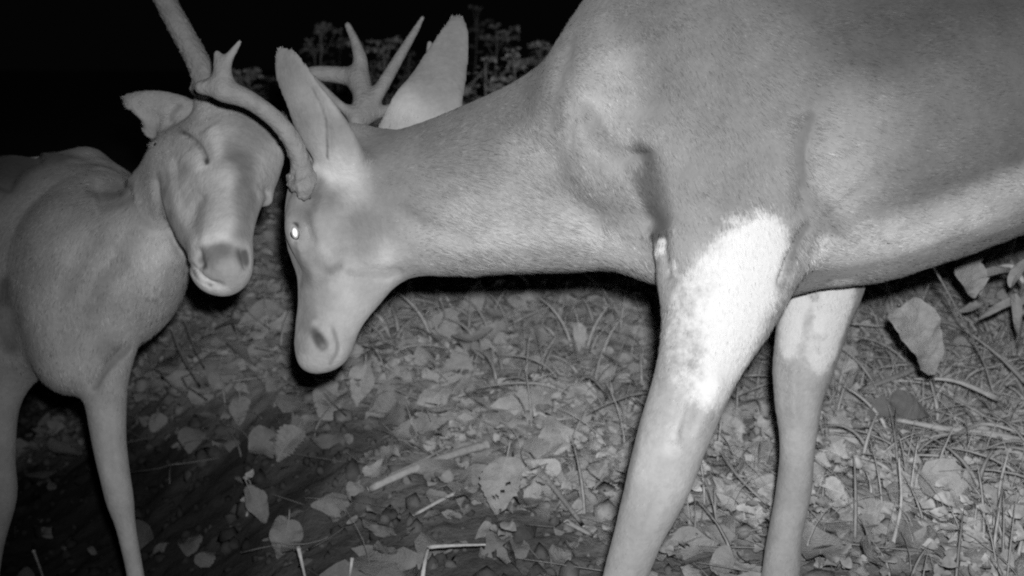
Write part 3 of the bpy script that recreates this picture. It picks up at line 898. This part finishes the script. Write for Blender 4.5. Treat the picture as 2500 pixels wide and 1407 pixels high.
def tube(pts, radii, ns=6, flat=1.0, up=(0, 0, 1)):
    pts = np.asarray(pts, float)
    radii = np.broadcast_to(radii, len(pts))
    tan = np.gradient(pts, axis=0)
    tan /= np.linalg.norm(tan, axis=1)[:, None] + 1e-9
    s = np.cross(tan, np.asarray(up, float) + np.array([.013, .021, 0]))
    s /= np.linalg.norm(s, axis=1)[:, None] + 1e-9
    u = np.cross(s, tan)
    a = np.linspace(0, 2 * np.pi, ns + 1)[:-1]
    v = pts[:, None] + radii[:, None, None] * (np.cos(a)[None, :, None] * s[:, None] + flat * np.sin(a)[None, :, None] * u[:, None])
    n = len(pts)
    i = np.arange(n * ns).reshape(n, ns)
    f = np.stack([i[:-1], np.roll(i[:-1], -1, 1), np.roll(i[1:], -1, 1), i[1:]], -1).reshape(-1, 4)
    v = v.reshape(-1, 3)
    c = np.array([[i[0, 0], i[0, k], i[0, k + 1]] for k in range(1, ns - 1)] + [[i[-1, 0], i[-1, k + 1], i[-1, k]] for k in range(1, ns - 1)])
    return v, f, c

class Heap:
    """gathers many small pieces of one stuff into one mesh"""
    def __init__(s):
        s.v, s.q, s.t, s.c, s.n = [], [], [], [], 0
    def add(s, v, q=None, t=None, shade=1.0):
        s.v.append(v)
        if q is not None and len(q):
            s.q.append(np.asarray(q) + s.n)
        if t is not None and len(t):
            s.t.append(np.asarray(t) + s.n)
        s.c.append(np.full(len(v), shade))
        s.n += len(v)
    def make(s, name, mat, parent=None, stuff=False, smooth=True):
        fl = ([np.concatenate(s.q)] if s.q else []) + ([np.concatenate(s.t)] if s.t else [])
        o = mesh_obj(name, np.concatenate(s.v), fl, mat, parent, smooth)
        set_attr(o, 'shade', np.concatenate(s.c))
        if stuff:
            o['kind'] = 'stuff'
        return o

MAT_LEAF = grey_mat('dead_leaf', .50, .74, 75, .75, .8, .2, attr='shade', detail=6)
MAT_STRAW = grey_mat('dry_straw', .46, .70, 90, .7, .3, .2, attr='shade')
MAT_WEED = grey_mat('weed_green', .45, .75, 70, .75, .2, .2, attr='shade')
MAT_CLOD = grey_mat('soil_crumb', .30, .60, 70, .95, .6, .1, attr='shade')

def spot_on_ground(n, xr, yr, dens):
    out = []
    while len(out) < n:
        x = G.uniform(*xr)
        y = yr[0] + (yr[1] - yr[0]) * G.random() ** 1.25
        if abs(x) > .30 + y * .50:
            continue
        if G.random() < dens(x, y):
            out.append((x, y))
    return out

def litter():
    hl = Heap()
    for x, y in spot_on_ground(7000, (-2.2, 2.4), (1.35, 4.6), lambda x, y: .06 + .94 * float(soil(x, y))):
        big = G.random()
        L = (G.uniform(.02, .04) if big < .35 else G.uniform(.04, .085) if big < .85 else G.uniform(.085, .14))
        v, f = leaf_geom(L, L * G.uniform(.4, .75), 8, 5, G.uniform(.8, 1.4), G.uniform(-.3, .6), G.uniform(-1.2, 1.6), G.uniform(0, .12))
        az = G.uniform(0, 2 * np.pi)
        d = np.array([np.cos(az), np.sin(az), G.normal() * .30])
        nr = np.array([G.normal() * .42, G.normal() * .42 - .5, 1])
        z = float(gz(x, y)) + G.uniform(.004, .022)
        sh = np.clip(G.normal(.86, .11), .4, 1.05) * (.25 + .75 * float(soil(x, y)))  # leaves darken with the ground, dimness painted into their tone
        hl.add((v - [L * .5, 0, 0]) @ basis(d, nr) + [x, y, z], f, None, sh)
    hl.make('leaf_litter', MAT_LEAF, stuff=True)
    hs = Heap()
    for x, y in spot_on_ground(1500, (-2.2, 2.4), (1.35, 4.4), lambda x, y: .05 + .95 * float(soil(x, y))):
        L = G.uniform(.04, .16) if G.random() < .85 else G.uniform(.16, .30)
        az = G.uniform(0, np.pi)
        d = np.array([np.cos(az), np.sin(az), G.normal() * .12])
        s_ = np.linspace(-.5, .5, 5)
        b = np.array([-d[1], d[0], .4]) * G.normal() * .10 * L
        pts = np.array([x, y, float(gz(x, y)) + G.uniform(.008, .03)]) + s_[:, None] * d * L + (1 - 4 * s_[:, None] ** 2) * b
        v, q, c = tube(pts, np.array([1, 1, .9, .75, .3]) * G.uniform(.0008, .0024), 5, .6)
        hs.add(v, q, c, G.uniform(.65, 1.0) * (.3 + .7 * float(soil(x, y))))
    hs.make('straw_litter', MAT_STRAW, stuff=True)
    hg = Heap()
    for x, y in spot_on_ground(2600, (-2.2, 2.4), (1.4, 4.6), lambda x, y: (.04 + .96 * float(soil(x, y))) * (.25 + .75 * float(sstep(x, .0, .6)) + .4 * float(sstep(y, 3.2, 4)))):
        L = G.uniform(.05, .17)
        az = G.uniform(0, 2 * np.pi)
        lean = G.uniform(.15, 1.1)
        t = np.linspace(0, 1, 6)[:, None]
        dirh = np.array([np.cos(az), np.sin(az), 0])
        pts = np.array([x, y, float(gz(x, y))]) + dirh * lean * L * t ** 1.7 + np.array([0, 0, 1]) * L * (t - .35 * lean * t ** 2.2)
        v, q, c = tube(pts, np.array([1, 1.1, 1, .8, .5, .12]) * G.uniform(.0012, .0032), 4, .18, dirh)
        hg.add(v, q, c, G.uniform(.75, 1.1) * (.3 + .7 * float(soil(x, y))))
    for x, y in spot_on_ground(1700, (-2.2, 2.4), (1.5, 4.4), lambda x, y: (.02 + .98 * float(soil(x, y))) * (.3 + .7 * float(sstep(x, .1, .6)))):
        z = float(gz(x, y))
        hgt = G.uniform(.02, .07)
        for k in range(G.integers(3, 6)):
            az = G.uniform(0, 2 * np.pi)
            L = G.uniform(.012, .03)
            v, f = leaf_geom(L, L * G.uniform(.6, .95), 7, 5, .7, .2, G.uniform(.2, 1.2))
            d = np.array([np.cos(az), np.sin(az), G.uniform(-.2, .5)])
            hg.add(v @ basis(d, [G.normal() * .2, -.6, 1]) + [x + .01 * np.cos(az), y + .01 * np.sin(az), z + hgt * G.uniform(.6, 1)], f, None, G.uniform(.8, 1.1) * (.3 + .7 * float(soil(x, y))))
    # tufts of grass, thickest on the right
    tufts = [(.95, 2.3), (1.15, 2.5), (.8, 2.75), (1.0, 3.0), (1.25, 2.9), (.62, 2.5), (.45, 2.9), (.1, 2.6), (-.1, 3.0), (.25, 3.1), (.7, 2.1), (.85, 2.0), (1.3, 3.3), (.55, 3.3), (-.3, 2.9), (1.05, 2.15), (.9, 3.4), (.3, 2.35), (.18, 2.9), (.4, 2.75), (1.05, 2.45), (1.2, 2.7), (.92, 2.6), (1.1, 2.85), (1.0, 2.02), (1.02, 2.62), (.86, 2.42), (1.15, 3.1), (.78, 2.3), (.95, 2.78)]
    for tx, ty in tufts:
        for k in range(G.integers(16, 34)):
            x, y = tx + G.normal() * .06, ty + G.normal() * .06
            L = G.uniform(.07, .24)
            az = G.uniform(0, 2 * np.pi)
            lean = G.uniform(.4, 1.5)
            t = np.linspace(0, 1, 8)[:, None]
            dirh = np.array([np.cos(az), np.sin(az), 0])
            pts = np.array([x, y, float(gz(x, y))]) + dirh * lean * L * .8 * t ** 1.6 + np.array([0, 0, 1]) * L * (t - .5 * lean * t ** 2.2) * .8
            pts[:, 2] = np.maximum(pts[:, 2], gz(pts[:, 0], pts[:, 1]) + .006)
            v, q, c = tube(pts, np.array([1, 1.15, 1.2, 1.1, .9, .7, .45, .1]) * G.uniform(.0016, .0046), 4, .16, dirh if k % 2 else np.array([-x, -y, .6]))
            hg.add(v, q, c, G.uniform(.75, 1.15))
    hg.make('ground_cover', MAT_WEED, stuff=True)
    hc = Heap()
    ph = (1 + 5 ** .5) / 2
    iv = np.array([(-1, ph, 0), (1, ph, 0), (-1, -ph, 0), (1, -ph, 0), (0, -1, ph), (0, 1, ph), (0, -1, -ph), (0, 1, -ph), (ph, 0, -1), (ph, 0, 1), (-ph, 0, -1), (-ph, 0, 1)]) / 1.9
    it = np.array([(0, 11, 5), (0, 5, 1), (0, 1, 7), (0, 7, 10), (0, 10, 11), (1, 5, 9), (5, 11, 4), (11, 10, 2), (10, 7, 6), (7, 1, 8), (3, 9, 4), (3, 4, 2), (3, 2, 6), (3, 6, 8), (3, 8, 9), (4, 9, 5), (2, 4, 11), (6, 2, 10), (8, 6, 7), (9, 8, 1)])
    for x, y in spot_on_ground(9000, (-2.4, 2.4), (1.35, 4.7), lambda x, y: .5 + .5 * float(sstep(y, 2.6, 3.2)) * float(sstep(-x, .2, .6))):
        r = G.uniform(.004, .012) if G.random() < .85 else G.uniform(.012, .024)
        v = iv * r * (1 + .28 * G.normal(size=(12, 1))) * G.uniform(.6, 1.2, 3)
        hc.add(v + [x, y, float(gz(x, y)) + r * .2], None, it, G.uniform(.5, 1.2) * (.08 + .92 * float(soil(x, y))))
    hc.make('soil_clods', MAT_CLOD, stuff=True, smooth=True)
litter()
print('litter', time.time() - T0)

def vcam(p):
    q = CAMP - p
    return q / np.linalg.norm(q)

def lone_leaf(px, py, L, W, ang, label, lift=.015, tilt=.5, cat='leaf', kind='fallen_leaf', group=None, shade=.86, **kw):
    """a single leaf you can point at; ang = its direction in the picture (degrees, 0 right, 90 down)"""
    p = ground_at(px, py)
    p = p + np.array([0, 0, lift])
    v, f = leaf_geom(L, W, 21, 9, **kw)
    a = math.radians(ang)
    c = vcam(p)
    right = np.array([1.0, 0, 0])
    upv = np.cross(c, right) * -1
    upv = upv if upv[2] > 0 else -upv
    d = right * math.cos(a) - upv * math.sin(a)
    nr = c * tilt + np.array([G.normal() * .12, 0, 1 - tilt])
    v = (v - [L * .5, 0, 0]) @ basis(d, nr) + p
    low = v[:, 2] - gz(v[:, 0], v[:, 1])
    v[:, 2] += max(0, .003 - low.min())
    root = thing(kind, label, cat, p, group)
    h = Heap()
    h.add(v, f, None, shade * .92)
    h.make('blade', MAT_LEAF, root)
    st = v.reshape(21, 9, 3)[:, 4] + np.array([0, 0, .0012])
    stem = np.vstack([st[0] - (st[2] - st[0]) * 2.2, st[0] - (st[2] - st[0]) * 1.0, st[::3]])
    tv, q, t = tube(stem, np.linspace(.0016, .0005, len(stem)), 5)
    h = Heap()
    h.add(tv, q, t, shade * 1.08)
    h.make('midrib', MAT_STRAW, root)
    return root

def stalk(pts_px, rad, label, kind='straw', cat='straw', group=None, lift=.02, heights=None, flat=.6, taper=(1, .5), shade=1.0, mat=None):
    pp = []
    for i, (px, py) in enumerate(pts_px):
        g = ground_at(px, py)
        hgt = lift if heights is None else heights[i]
        # a point that stands hgt above the ground: step back along the view ray towards the lens
        k = hgt / max(.08, (CAM_H - g[2])) 
        pp.append(g + (CAMP - g) * k)
    c = catmull(np.array(pp), 6)
    n = len(c)
    v, q, t = tube(c, rad * np.linspace(taper[0], taper[1], n) * (1 + .08 * np.sin(np.arange(n) * 2.1)), 7, flat, vcam(c[n // 2]) + np.array([0, 0, .25]))
    h = Heap()
    h.add(v, q, t, shade)
    o = h.make(kind, mat or MAT_STRAW)
    return tag(o, label, cat, group)

LG = 'single leaves on the ground'
lone_leaf(1230, 1285, .115, .068, 92, 'broad pale leaf with small holes lying near the bottom edge between the bucks', holes=True, r=G, teeth=.05, tilt=.55, shade=.62, curl=.9, wave=.05, group=LG)
lone_leaf(640, 1295, .085, .038, 55, 'grey pointed leaf on dark soil beside the thin budded stem', tilt=.5, shade=.36, wave=.1, curl=1.1, group=LG)
lone_leaf(690, 1375, .08, .055, 100, 'wide leaf cut off by the bottom edge below the pointed grey leaf', tilt=.5, shade=.36, wave=.12, curl=1.2, group=LG)
lone_leaf(380, 1062, .055, .04, 100, 'small lone leaf on the dark slope right of the left buck\'s leg', tilt=.6, shade=.45, group=LG)
lone_leaf(1165, 770, .095, .05, -80, 'upright oval leaf standing below the big buck\'s throat', tilt=.85, lift=.05, fold=.1, curl=.2, group=LG)
lone_leaf(1000, 755, .08, .022, -92, 'narrow upright leaf right of the big buck\'s chin', tilt=.8, lift=.05, curl=.2, group=LG)
lone_leaf(1095, 845, .085, .065, 70, 'rounded leaf below the upright oval leaf', tilt=.6, group=LG)
lone_leaf(880, 1000, .095, .055, 95, 'drooping tapered leaf below the big buck\'s muzzle', tilt=.75, lift=.04, shade=.8, group=LG)
lone_leaf(700, 1130, .085, .06, 115, 'toothed leaf at the edge of the dark soil left of centre', tilt=.5, teeth=.10, shade=.5, group=LG)
lone_leaf(590, 1050, .07, .045, 80, 'hanging pointed leaf on the edge of the dark slope', tilt=.6, shade=.5, curl=1.1, group=LG)
lone_leaf(1080, 1020, .11, .06, -50, 'long smooth leaf lying above the thick dry stalk', tilt=.6, shade=.85, group=LG)
lone_leaf(975, 950, .07, .05, 20, 'crumpled leaf in the middle of the litter right of the muzzle', tilt=.5, wave=.2, group=LG)
lone_leaf(1490, 940, .05, .045, 20, 'round leaf beside the left edge of the near foreleg', tilt=.7, group=LG)
lone_leaf(1415, 890, .10, .03, 85, 'bright narrow curled leaf left of the near foreleg', tilt=.6, lift=.03, curl=1.4, shade=1.1, group=LG)
lone_leaf(2055, 965, .08, .045, 105, 'bright curled leaf just right of the far foreleg', tilt=.6, curl=2.4, wave=.2, shade=1.15, lift=.04, group=LG)
lone_leaf(2120, 1010, .075, .05, -20, 'bright crinkled leaf lying right of the far foreleg', tilt=.6, curl=2.0, wave=.25, shade=1.1, lift=.03, group=LG)
lone_leaf(2070, 1155, .075, .045, 10, 'bright wavy leaf below the crinkled leaf by the far foreleg', tilt=.6, curl=1.2, wave=.25, shade=1.1, group=LG)
lone_leaf(2050, 1250, .06, .04, 20, 'smooth oval leaf over a dark gap near the far foreleg', tilt=.6, lift=.03, shade=1.0, group=LG)
lone_leaf(1795, 1090, .06, .04, 40, 'pale leaf between the two forelegs of the big buck', tilt=.6, shade=.95, group=LG)
lone_leaf(1880, 1090, .05, .03, 88, 'small bright leaf against the left edge of the far foreleg', tilt=.6, shade=1.05, group=LG)

SG = 'dry stalks on the ground'
stalk([(900, 1195), (1010, 1145), (1120, 1105), (1190, 1085)], .0085, 'thick dry stalk lying across the litter left of centre', 'dry_stalk', 'stalk', SG, taper=(.8, 1.05), shade=.8)
stalk([(945, 1165), (1030, 1125), (1100, 1085)], .004, 'thin stalk lying along the top of the thick one', 'dry_stalk', 'stalk', SG, shade=.75)
stalk([(1010, 1258), (1110, 1205), (1220, 1165), (1310, 1150)], .0045, 'long thin stalk below the thick dry stalk', 'dry_stalk', 'stalk', SG, taper=(.6, 1), shade=.9)
stalk([(1305, 1135), (1360, 1200), (1425, 1285)], .0065, 'stalk slanting down to the right from a sharp corner', 'dry_stalk', 'stalk', SG, shade=.9)
stalk([(1500, 1115), (1475, 1160), (1445, 1200)], .0035, 'short straw beside the left edge of the near foreleg', 'straw', 'straw', SG)
stalk([(1380, 1272), (1450, 1310)], .005, 'short thick straw below the slanting stalk', 'straw', 'straw', SG, shade=.8)
stalk([(1318, 1022), (1370, 1024), (1430, 1014)], .003, 'thin bright straw lying level left of the near foreleg', 'straw', 'straw', SG)
stalk([(1755, 1095), (1800, 1160), (1880, 1240)], .0035, 'upper of two crossing straws between the forelegs', 'straw', 'straw', SG, lift=.05)
stalk([(1718, 1132), (1790, 1180), (1875, 1250)], .0035, 'lower of two crossing straws between the forelegs', 'straw', 'straw', SG, lift=.03)
stalk([(2190, 1025), (2300, 1045), (2420, 1060), (2520, 1085)], .0080, 'long bright blade lying level near the right edge', 'straw', 'straw', SG, lift=.06, taper=(.5, 1), flat=.3)
stalk([(2315, 1075), (2400, 1035), (2520, 1065)], .005, 'bent blade crossing the long bright one near the right edge', 'straw', 'straw', SG, lift=.07, flat=.3)
stalk([(2285, 1035), (2330, 1015), (2380, 1000)], .004, 'short straw forking up from the long bright blade', 'straw', 'straw', SG, lift=.06)
stalk([(2270, 635), (2340, 760), (2400, 880), (2430, 975)], .0028, 'thin straight stem slanting beside the two broad leaves', 'stem', 'stem', SG, heights=[.22, .18, .1, .04])
stalk([(2095, 955), (2200, 915), (2270, 880), (2300, 875)], .010, 'wide flat dry blade right of the far foreleg', 'straw', 'straw', SG, lift=.05, flat=.25, taper=(.4, 1), shade=.75)
stalk([(2075, 790), (2130, 795), (2180, 797)], .0025, 'thin level straw touching the right edge of the far foreleg', 'straw', 'straw', SG, lift=.06)
stalk([(418, 800), (445, 870), (490, 945)], .003, 'bare twig slanting down beside the left buck\'s chest', 'twig', 'twig', SG, lift=.05, shade=.7)
stalk([(450, 780), (475, 850), (500, 900)], .0025, 'short bare twig behind the slanting twig by the chest', 'twig', 'twig', SG, lift=.05, shade=.6)
stalk([(728, 1335), (736, 1370), (748, 1425)], .0035, 'leftmost of two upright grass stubs at the bottom edge', 'grass_stub', 'grass', SG, heights=[.08, .06, .02], shade=.9)
stalk([(860, 1362), (856, 1390), (850, 1430)], .0030, 'second upright grass stub at the bottom edge', 'grass_stub', 'grass', SG, heights=[.06, .05, .02], shade=.8)
stalk([(1030, 1425), (1036, 1380), (1046, 1336)], .0040, 'upright part of a snapped straw at the bottom edge', 'straw', 'straw', SG, heights=[.02, .04, .07], shade=.8)
stalk([(1046, 1336), (1110, 1332), (1185, 1330)], .0032, 'level part of a snapped straw at the bottom edge', 'straw', 'straw', SG, heights=[.07, .06, .05], shade=.75)
stalk([(82, 1345), (95, 1380), (112, 1430)], .0030, 'forked pale twig at the bottom edge below the left buck', 'twig', 'twig', SG, lift=.03, shade=1.1)
stalk([(1250, 790), (1290, 770), (1340, 750)], .0035, 'straight straw below the middle of the big buck\'s neck', 'straw', 'straw', SG, lift=.03)
stalk([(1075, 730), (1085, 770), (1070, 800)], .003, 'thin standing straw left of the upright oval leaf', 'straw', 'straw', SG, lift=.05)
stalk([(1140, 800), (1160, 850), (1185, 880)], .0035, 'short straw crossing right of the rounded leaf', 'straw', 'straw', SG, lift=.03)

stalk([(2440, 975), (2330, 930), (2230, 925)], .006, 'broad grass blade arching left above the long bright blade', 'straw', 'straw', SG, lift=.08, flat=.2, taper=(1, .3), shade=1.05)  # from here on the stalks are green grass blades, only named straw
stalk([(2510, 940), (2440, 870), (2350, 800)], .005, 'broad grass blade crossing behind the slanting stem at the right edge', 'straw', 'straw', SG, lift=.08, flat=.2, taper=(1, .3), shade=1.05)
stalk([(2400, 1180), (2330, 1120), (2230, 1110)], .005, 'grass blade bending left below the long bright blade', 'straw', 'straw', SG, lift=.06, flat=.2, taper=(1, .3), shade=.95)
stalk([(2390, 720), (2420, 665), (2470, 650), (2500, 690)], .006, 'pale curled grass blade looping under the belly at the right edge', 'straw', 'straw', SG, lift=.16, flat=.25, taper=(.6, .8), shade=1.1)
stalk([(2140, 690), (2200, 655), (2280, 640)], .004, 'grass blade lying just under the belly right of the far foreleg', 'straw', 'straw', SG, lift=.05, flat=.2, shade=.9)
stalk([(1560, 730), (1500, 700), (1430, 690)], .003, 'thin grass blade in the shade under the neck beside the near foreleg', 'straw', 'straw', SG, lift=.05, flat=.3, shade=.9)
stalk([(2180, 1330), (2200, 1230), (2195, 1120)], .003, 'upright thin grass blade low between the far foreleg and the right edge', 'straw', 'straw', SG, heights=[.01, .07, .13], flat=.3, shade=.9)
stalk([(2450, 1300), (2440, 1200), (2460, 1110)], .003, 'upright thin grass blade near the bottom right corner', 'straw', 'straw', SG, heights=[.01, .07, .13], flat=.3, shade=.9)

def sprout(px, py, label, top, leaves, cat='plant', kind='broadleaf_plant', group=None, shade=1.0):
    """a small plant: stem from the ground to top (px,py,height), leaves (t, ang, L, W, kw)"""
    g = ground_at(px, py)
    tp = ground_at(top[0], top[1])
    k = top[2] / max(.08, CAM_H - tp[2])
    tp = tp + (CAMP - tp) * k
    mid = (g + tp) / 2 + np.array([.01, -.01, .02])
    c = catmull(np.array([g, mid, tp]), 5)
    root = thing(kind, label, cat, g, group)
    v, q, t = tube(c, np.linspace(.0020, .0010, len(c)), 6)
    h = Heap()
    h.add(v, q, t, shade)
    h.make('stem', MAT_WEED, root)
    for tt, ang, L, W, kw in leaves:
        p = c[min(len(c) - 1, int(tt * (len(c) - 1)))]
        cv = vcam(p)
        a = math.radians(ang)
        upv = np.array([0, cv[2], -cv[1]])
        d = np.array([math.cos(a), 0, 0]) - upv * math.sin(a)
        vv, f = leaf_geom(L, W, 21, 9, **kw)
        vv = vv @ basis(d, cv * .7 + np.array([G.normal() * .15, 0, .35])) + p
        h = Heap()
        h.add(vv, f, None, shade * .58)
        h.make('leaf', MAT_LEAF, root)
    return root

PG = 'small leafy plants on the ground'
sprout(2290, 1010, 'plant with one large drooping oval leaf right of the far foreleg', (2195, 745, .22), [(1, 60, .15, .075, dict(curl=1.1, fold=.3, wave=.10)), (.95, -8, .10, .03, dict(curl=1.6))], group=PG)
sprout(2385, 850, 'plant with a broad pointed leaf and arched blade under the belly', (2360, 640, .2), [(1, 78, .075, .055, dict(curl=.9, fold=.25, wave=.08)), (.9, -60, .10, .018, dict(curl=2.2)), (.8, -25, .12, .016, dict(curl=1.8)), (.5, 160, .05, .02, dict(curl=1.2))], group=PG)
sprout(2480, 880, 'plant with thin arching blades cut by the right edge', (2470, 700, .2), [(1, -70, .12, .02, dict(curl=2.4)), (.9, 80, .10, .018, dict(curl=1.4)), (.8, 160, .09, .016, dict(curl=1.4)), (.6, 10, .10, .018, dict(curl=1.6)), (.7, -40, .14, .014, dict(curl=2.0))], group=PG)
sprout(2200, 1080, 'low plant with small dark leaves between the curled leaf and long blade', (2170, 985, .08), [(1, 10, .09, .05, dict(curl=.6)), (.9, 150, .06, .04, dict(curl=.8)), (.7, 60, .06, .035, dict(curl=.8))], group=PG, shade=.6)
sprout(602, 1262, 'thin stem with a small bud standing on the dark soil', (605, 1165, .09), [(1, -60, .018, .014, dict(curl=.5)), (.9, 200, .012, .008, dict(curl=.5)), (.3, 15, .02, .012, dict(curl=.5)), (.35, 170, .02, .012, dict(curl=.5))], kind='budded_stem', group=PG, shade=.85)
sprout(1160, 900, 'sprout of narrow leaves left of the rounded litter', (1150, 830, .05), [(1, 200, .05, .02, {}), (1, -30, .06, .02, {}), (.8, 60, .05, .02, {})], group=PG, shade=.9)
sprout(2440, 800, 'plant with many tiny round leaves under the belly near the right edge', (2440, 730, .1), [(.3 + .07 * k, 37 * k * 3 % 360, .03, .024, dict(curl=.5)) for k in range(10)], group=PG, shade=1.1)

# ------------------------------------------------------------------ weeds standing on the bank behind
def weed(px, topy, dpt, label, head=1.0, leafy=6, lean=0.0, flat=True, shade=.8):
    x = (px - 1250) / F * dpt
    yy = dpt * math.cos(PITCH) 
    top = P(px, topy, dpt)
    base = np.array([top[0] - lean, top[1], float(gz(top[0] - lean, top[1]))])
    root = thing('weed', label, 'weed', base, 'weeds on the bank behind the bucks')
    c = catmull(np.array([base, (base + top) / 2 + [lean * .2, 0, 0], top]), 6)
    h = Heap()
    v, q, t = tube(c, np.linspace(.0045, .002, len(c)), 5)
    h.add(v, q, t, shade * .8)
    tips = []
    H = top[2] - base[2]
    for k in range(7):
        tt = G.uniform(.72, 1.0)
        p = c[int(tt * (len(c) - 1))]
        az = G.uniform(0, 2 * np.pi)
        rr = G.uniform(.008, .085) * head
        e = np.array([p[0] + rr * np.cos(az), p[1] + rr * np.sin(az), top[2] + (G.uniform(-.03, .018) if flat else G.uniform(-.16, .02))])
        cc = catmull(np.array([p, (p + e) / 2 + [0, 0, -.006], e]), 3)
        v, q, t = tube(cc, .0013, 4)
        h.add(v, q, t, shade * .8)
        tips.append(e)
    h.make('stem', MAT_WEED, root)
    for e in tips:
        h = Heap()
        for k in range(int(20 * head) + 5):
            L = G.uniform(.008, .020)
            az, r_ = G.uniform(0, 2 * np.pi), G.uniform(0, .020) * head
            v, f = leaf_geom(L, L * .8, 4, 3, .7, .3, .3)
            h.add(v @ basis([np.cos(az), np.sin(az), G.normal() * .5], [G.normal() * .5, -.8, 1]) + e + [r_ * np.cos(az), r_ * np.sin(az), G.uniform(-.006, .006)], f, None, shade * G.uniform(.6, 1.3))
        h.make('flower_head', MAT_WEED, root)
    h = Heap()
    for k in range(leafy * 5):
        tt = G.uniform(.1, .97)
        p = c[int(tt * (len(c) - 1))]
        az = G.uniform(0, 2 * np.pi)
        L = G.uniform(.025, .07) * (1.15 - .5 * tt)
        v, f = leaf_geom(L, L * G.uniform(.3, .6), 7, 4, 1, .3, G.uniform(.2, 1.5), .1)
        rr = G.uniform(0, .06)
        h.add(v @ basis([np.cos(az), np.sin(az), G.uniform(-.3, .6)], [G.normal() * .3, -.6, 1]) + p + [rr * np.cos(az), rr * np.sin(az), 0], f, None, shade * G.uniform(.4, 1.0))
    h.make('foliage', MAT_WEED, root)
    return root

for a in [
    (608, 185, 4.3, 'rounded weed head just above the locked antler, left of the near ear', 1.1, 7, .02, True, .8),
    (655, 205, 4.5, 'weed partly behind the tall near ear, left side', .9, 7, -.02, False, .7),
    (785, 72, 4.5, 'tallest flat topped weed left of the forked antler', .8, 5, .03, True, .55),
    (765, 110, 4.7, 'thin weed behind the near ear tip', .6, 5, -.03, True, .5),
    (830, 95, 4.9, 'faint weed behind the upright antler tine', .7, 5, .02, True, .4),
    (935, 105, 4.3, 'broad flat topped weed between the two long antler tines', 1.2, 8, -.02, True, .7),
    (905, 150, 4.6, 'leafy weed low between the antler tines', 1.0, 10, .0, False, .55),
    (1000, 130, 4.7, 'faint weed left of the far ear', .8, 8, .02, False, .5),
    (1215, 75, 4.4, 'tall flat topped weed right of the far ear', .9, 6, .03, True, .55),
    (1165, 20, 4.9, 'faintest tall weed above the far ear', .7, 4, .02, False, .3),
    (1185, 150, 4.2, 'leafy weed touching the right edge of the far ear', 1.2, 12, .0, False, 1.1),
    (1255, 130, 4.3, 'branching weed above the middle of the neck', 1.1, 12, -.02, False, 1.0),
    (1320, 115, 4.5, 'bushy weed behind the rising neck line', 1.2, 11, .03, False, .9),
    (1375, 105, 4.8, 'dim weed close to the withers slope', .9, 8, .02, False, .5),
    (375, 335, 4.0, 'small leafy weed under the torn ear', .5, 4, .02, False, .6),
]:
    weed(*a[:-1], a[-1] * .8)
print('all', time.time() - T0)
